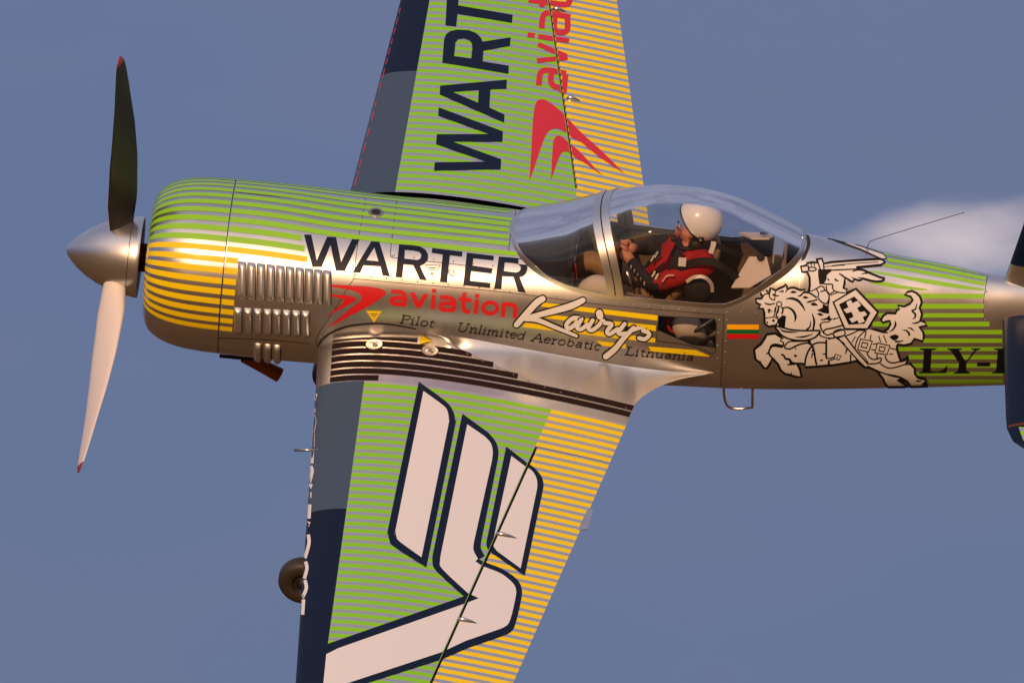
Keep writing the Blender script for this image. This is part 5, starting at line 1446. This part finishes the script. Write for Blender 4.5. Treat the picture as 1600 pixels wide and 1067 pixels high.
# warning word on the far wall
CAPS = {'E': [[(1,0),(0,0),(0,1),(1,1)],[(0,.5),(.8,.5)]], 'X': [[(0,0),(1,1)],[(0,1),(1,0)]], 'P': [[(0,0),(0,1),(.9,1),(1,.75),(.9,.5),(0,.5)]], 'R': [[(0,0),(0,1),(.9,1),(1,.75),(.9,.5),(0,.5)],[(.5,.5),(1,0)]], 'I': [[(.5,0),(.5,1)]], 'M': [[(0,0),(0,1),(.5,.3),(1,1),(1,0)]], 'N': [[(0,0),(0,1),(1,0),(1,1)]], 'T': [[(0,1),(1,1)],[(.5,1),(.5,0)]], 'A': [[(0,0),(.5,1),(1,0)],[(.2,.4),(.8,.4)]], 'L': [[(0,1),(0,0),(1,0)]]}
xw = 944.0
for c in 'EXPERIMENTAL':
    w = 2.0 if c == 'I' else 5.4
    for ln_ in CAPS[c]:
        pts = [(xw + a * w, 354.5 + (xw + a * w - 944) * .085 + (1 - b) * 6.4) for a, b in ln_]
        stroke('letter', LINE, [(pts, 1.1, False)], M['black'], cockpit, off=.004, step=3)
    xw += w + 1.9
# plastic pane of the side window
wv = [p + (p - wc) * .04 for p in win3]
hh, nn_ = FUS.cast(1072, 522)
wp = decal('side_window', FUS, [[(px + (px - 1073) * .03, py + (py - 522) * .03) for px, py in win_px]], M['glass'], fuselage, off=-.004, step=8)
stroke('window_edge', FUS, [(win_px, 1.2, True)], M['dark'], fuselage, off=.001)

# ------------------------------------------------------------------ the pilot
pilot = empty('person', ORIGIN); pilot.rotation_euler = ROT.to_euler()
tag(pilot, 'pilot in white helmet and red and black suit seated under the canopy', 'person')
def U(px, py, y): return unproj(px, py, 'y', y)
hip = Vector((HEAD.x - .30, 0, .10)); chest = Vector((HEAD.x - .06, 0, .40)); neck = Vector((HEAD.x - .02, 0, .57))
sL, eL, hL = U(1108, 412, -.20), U(1018, 446, -.27), U(978, 398, -.07)
sR, eR, hR = U(1062, 372, .20), U(1010, 388, .20), U(984, 388, .03)
kR, kL = U(917, 402, .13), U(927, 440, -.16)
fR, fL = Vector((kR.x - .25, .10, -.12)), Vector((kL.x - .25, -.12, -.14))
J = {'hip': (hip, .155), 'belly': (hip.lerp(chest, .5), .15), 'chest': (chest, .165), 'neck': (neck, .062), 'head': (HEAD + Vector((-.035, 0, -.03)), .092),
     'hL_': (hip + Vector((0, -.11, -.01)), .105), 'hR_': (hip + Vector((0, .11, -.01)), .105), 'kL': (kL, .072), 'kR': (kR, .072), 'fL': (fL, .050), 'fR': (fR, .050), 'tL': (fL + Vector((-.16, 0, -.03)), .045), 'tR': (fR + Vector((-.16, 0, -.03)), .045),
     'sL': (sL, .082), 'eL': (eL, .060), 'wL': (eL.lerp(hL, .86), .034), 'sR': (sR, .080), 'eR': (eR, .054), 'wR': (eR.lerp(hR, .8), .034)}
E = [('hip', 'belly'), ('belly', 'chest'), ('chest', 'neck'), ('neck', 'head'), ('hip', 'hL_'), ('hip', 'hR_'), ('hL_', 'kL'), ('hR_', 'kR'), ('kL', 'fL'), ('kR', 'fR'), ('fL', 'tL'), ('fR', 'tR'), ('chest', 'sL'), ('sL', 'eL'), ('eL', 'wL'), ('chest', 'sR'), ('sR', 'eR'), ('eR', 'wR')]
names = list(J); vs0 = [J[n][0] for n in names]; ed = [(names.index(a), names.index(b)) for a, b in E]
me = bpy.data.meshes.new('body'); me.from_pydata([tuple(p) for p in vs0], ed, []); me.update()
body = bpy.data.objects.new('body', me); col.objects.link(body)
sk = body.modifiers.new('skin', 'SKIN'); sk.use_smooth_shade = True
for i, n in enumerate(names): me.skin_vertices[0].data[i].radius = (J[n][1], J[n][1])
me.skin_vertices[0].data[0].use_root = True
ss_ = body.modifiers.new('sub', 'SUBSURF'); ss_.levels = 2; ss_.render_levels = 2
dg = bpy.context.evaluated_depsgraph_get(); ev = body.evaluated_get(dg); m2 = bpy.data.meshes.new_from_object(ev, depsgraph=dg)
body.modifiers.clear(); body.data = m2; m2.name = 'body'; body.parent = pilot
bmx = bmesh.new(); bmx.from_mesh(m2)
def limb(pts, rads, n=8):
    """a finger or other small limb added to the same body mesh"""
    pts = [Vector(p) for p in pts]; rows = []; up = None
    for i, p in enumerate(pts):
        t = (pts[min(i + 1, len(pts) - 1)] - pts[max(i - 1, 0)]).normalized()
        if up is None: up = t.orthogonal().normalized()
        up = (up - t * up.dot(t)).normalized(); s = t.cross(up)
        rows.append([bmx.verts.new(p + (up * math.cos(2 * math.pi * k / n) + s * math.sin(2 * math.pi * k / n)) * rads[i]) for k in range(n)])
    out = []
    for a, b in zip(rows, rows[1:]):
        for k in range(n): out.append(bmx.faces.new((a[k], a[(k + 1) % n], b[(k + 1) % n], b[k])))
    out.append(bmx.faces.new(rows[-1])); out.append(bmx.faces.new(rows[0][::-1]))
    for f in out: f.smooth = True
    return out
hand_faces = set()
def hand(w, e, ctr, sgn):
    """fist closed round the stick: palm, four fingers wrapped, thumb from the side of the palm"""
    d = (ctr - w).normalized(); upz = Vector((0, 0, 1)); side_ = d.cross(upz).normalized() * sgn
    fs = limb([w - d * .02, w + d * .02, w + d * .05, w + d * .075], [.030, .036, .042, .034], 12)
    for k in range(4):
        L_ = (.9, 1.0, .95, .8)[k]; base_ = w + d * .068 + upz * (.032 - .021 * k)
        fs += limb([base_, base_ + d * .030 * L_ + side_ * .004, base_ + d * .042 * L_ + side_ * .030, base_ + d * .020 + side_ * .048, base_ - d * .002 + side_ * .040], [.0105, .0105, .010, .0095, .008])
    tb = w + d * .03 + upz * .035
    fs += limb([tb, tb + d * .03 + upz * .014 + side_ * .012, tb + d * .055 + side_ * .030, tb + d * .062 + side_ * .045], [.014, .0125, .011, .009])
    for f in fs: hand_faces.add(f)
hand(J['wL'][0], eL, hL, -1); hand(J['wR'][0], eR, hR, 1)
# face: nose, brow, chin
fdir = Vector((-.94, 0, -.34)).normalized(); hc = J['head'][0]; upf = Vector((-.34, 0, .94))
for f in limb([hc + fdir * .070 + upf * .010, hc + fdir * .092 - upf * .008, hc + fdir * .106 - upf * .026, hc + fdir * .086 - upf * .036], [.012, .013, .014, .012]): hand_faces.add(f)
for f in limb([hc + fdir * .045 - upf * .062, hc + fdir * .078 - upf * .074, hc + fdir * .086 - upf * .062], [.036, .026, .014]): hand_faces.add(f)
for sg in (-1, 1):
    for f in limb([hc + Vector((.01, sg * .082, .0)), hc + Vector((.01, sg * .094, -.01)), hc + Vector((.0, sg * .088, -.045))], [.016, .014, .010]): hand_faces.add(f)
segs = [(J[a][0], J[b][0], a, b) for a, b in E]
def near_seg(p):
    best = None
    for a, b, na, nb2 in segs:
        ab = b - a; t = max(0, min(1, (p - a).dot(ab) / ab.length_squared)); d = (a + ab * t - p).length
        if best is None or d < best[0]: best = (d, na, nb2, t)
    return best
MI = {'red': 0, 'black': 1, 'skin': 2, 'tan': 3, 'white': 4}
for f in bmx.faces:
    c = f.calc_center_median()
    if f in hand_faces: f.material_index = 2; continue
    d, a, b, t = near_seg(c); m = 0
    if b in ('head',): m = 2 if t > .1 else 1
    elif b == 'neck': m = 1 if t > .55 else 0
    elif a in ('hL_', 'hR_', 'kL', 'kR', 'fL', 'fR'): m = (4 if a == 'kL' or (a == 'hL_' and t > .7) else 3) if a[0] in 'hk' else 1
    elif a == 'hip' or b in ('hL_', 'hR_'): m = 1
    elif a == 'belly' or b == 'belly': m = 1
    elif a == 'eL' or a == 'eR': m = 1
    elif a == 'sR': m = 1
    elif a == 'sL': m = 0 if t < .9 else 1
    f.material_index = m; f.smooth = True
bmesh.ops.recalc_face_normals(bmx, faces=bmx.faces[:]); bmx.to_mesh(m2); bmx.free()
for k in ('suitred', 'suitblack', 'skin', 'tan', 'suitwhite'): m2.materials.append(M[k])
# helmet: open-face shell, ear cups, visor rim
hv = []; HC = HEAD + Vector((.012, 0, .008)); RX, RY, RZ = .148, .130, .146
tilt = Matrix.Rotation(R(9), 3, 'Y')
NU, NW = 30, 40
for i in range(NU + 1):
    for k in range(NW):
        az = 2 * math.pi * k / NW          # 0 = front
        cut_ = R(np.interp(abs(math.cos(az / 2)), [0, .55, .80, 1.0], [128, 122, 100, 66]))
        ph = cut_ * i / NU
        d = Vector((-math.sin(ph) * math.cos(az) * RX, math.sin(ph) * math.sin(az) * RY, math.cos(ph) * RZ)); hv.append(HC + tilt @ d)
helmet = mesh_obj('helmet', hv, grid_faces(NU + 1, NW, True, flip=False), M['helmet'], pilot)
helmet.modifiers.new('t', 'SOLIDIFY').thickness = .010
rimp = [hv[NU * NW + k] for k in range(NW)] + [hv[NU * NW]]
tube('helmet_trim', [tuple(p) for p in rimp], .0065, M['dark'], helmet, 8)
for sg in (-1, 1):
    c = HC + tilt @ Vector((.030, sg * .118, -.052))
    tube('visor_knob', [tuple(c), tuple(c + Vector((0, sg * .020, 0)))], [.022, .019], M['dark'], helmet, 18)
    tube('knob_screw', [tuple(c + Vector((0, sg * .019, 0))), tuple(c + Vector((0, sg * .024, 0)))], .008, M['bare'], helmet, 10)
    c2 = HC + Vector((-.005, sg * .095, -.125))
    tube('ear_cup', [tuple(c2), tuple(c2 + Vector((0, sg * .030, 0)))], [.050, .042], M['dark'], helmet, 18)
    tube('chin_strap', cr([tuple(c2 + Vector((.0, sg * .01, .02))), tuple(HC + Vector((-.07, sg * .075, -.165))), tuple(HC + Vector((-.10, 0, -.19)))], n=4), .008, M['strap'], helmet, 8)
    ey = hc + fdir * .080 + upf * .018 + Vector((0, sg * .032, 0))
    tube('eye', [tuple(ey), tuple(ey + fdir * .008)], [.011, .008], M['dark'], helmet, 10)
tube('microphone_boom', cr([tuple(HC + Vector((-.02, -.12, -.13))), tuple(HC + Vector((-.10, -.11, -.15))), tuple(HC + Vector((-.15, -.03, -.145)))], n=5), .007, M['dark'], helmet, 8)
tube('microphone', [tuple(HC + Vector((-.15, -.035, -.145))), tuple(HC + Vector((-.155, .01, -.145)))], .016, M['dark'], helmet, 10)
# harness, trims and buckles
def strap(name, pts, w, material, th=.008):
    pts = [Vector(p) for p in cr([tuple(p) for p in pts], n=5)]; v = []
    for i, p in enumerate(pts):
        t = (pts[min(i + 1, len(pts) - 1)] - pts[max(i - 1, 0)]).normalized(); o_ = (CAM_B - p).normalized(); s = t.cross(o_).normalized(); n = s.cross(t)
        for a, b in ((-1, -1), (1, -1), (1, 1), (-1, 1)): v.append(p + s * (a * w / 2) + n * (b * th / 2))
    f = grid_faces(len(pts), 4, True) + [(0, 1, 2, 3), tuple(len(v) - 4 + k for k in range(4))]
    o = mesh_obj(name, v, f, material, pilot, smooth=False)
    b = bmesh.new(); b.from_mesh(o.data); bmesh.ops.recalc_face_normals(b, faces=b.faces[:]); b.to_mesh(o.data); b.free(); return o
strap('shoulder_strap', [U(1152, 436, -.24), U(1132, 419, -.30), U(1108, 408, -.30), U(1080, 411, -.28), U(1050, 424, -.25)], .045, M['strap'])
strap('shoulder_strap', [U(1160, 400, -.05), U(1140, 392, -.12), U(1120, 384, -.16)], .035, M['strap'])
strap('chest_strap', [U(1050, 378, -.10), U(1040, 398, -.20), U(1026, 412, -.24), U(1012, 424, -.22)], .040, M['suitred'])
strap('chest_strap', [U(1062, 392, -.18), U(1052, 415, -.24), U(1046, 432, -.25)], .05, M['strap'])
strap('strap_label', [U(1060, 409, -.29), U(1072, 410, -.29)], .055, M['suitwhite'])
strap('sleeve_trim', [U(1073, 440, -.33), U(1085, 433, -.35), U(1100, 433, -.35), U(1111, 443, -.33), U(1113, 456, -.31)], .022, M['suitwhite'])
strap('collar_trim', [U(1110, 396, -.22), U(1114, 385, -.19), U(1115, 378, -.16)], .030, M['suitwhite'])
strap('zip_puller', [U(1034, 442, -.335), U(1041, 452, -.335)], .010, M['bare'])
strap('zip', [U(1035, 440, -.335), U(1042, 431, -.335), U(1053, 430, -.335)], .007, M['suitwhite'])
for px, py in ((1019, 432), (1024, 436), (1017, 408), (1023, 402)):
    strap('buckle', [U(px, py, -.30), U(px + 5, py - 9, -.30)], .012, M['bare'])
# black side panel of the jacket with white piping
sp_c = U(1092, 453, -.27); spv_ = []
for i in range(9):
    for j in range(21):
        a = 2 * math.pi * j / 20; r_ = math.sin(math.pi / 2 * i / 8); spv_.append(sp_c + Vector((math.cos(a) * .095 * r_, -.055 * math.cos(math.pi / 2 * i / 8), math.sin(a) * .10 * r_)))
mesh_obj('jacket_side', spv_, grid_faces(9, 21), M['suitblack'], pilot)
# white letters on the forearm
for k in range(5):
    t = .25 + .13 * k; p = eL.lerp(hL, t) + Vector((0, -.062 + .012 * t, 0)); d = (hL - eL).normalized()
    strap('sleeve_letter', [p + Vector((0, -.004, -.013)), p + Vector((0, -.004, .013))], .008, M['suitwhite'], .003)
# trouser leg and red hem seen through the side window
lg = [U(1066, 490, -.20), U(1074, 512, -.24), U(1088, 532, -.22), U(1100, 545, -.18)]
tube('trouser_leg', cr([tuple(p) for p in lg], n=5), [.035, .055, .075, .085, .09, .09, .09, .088, .085, .08, .075, .07, .07, .07, .07, .07], M['suitwhite'], pilot, 16)
strap('trouser_hem', [U(1049, 496, -.27), U(1044, 507, -.27), U(1048, 516, -.28), U(1062, 524, -.28)], .016, M['suitred'])
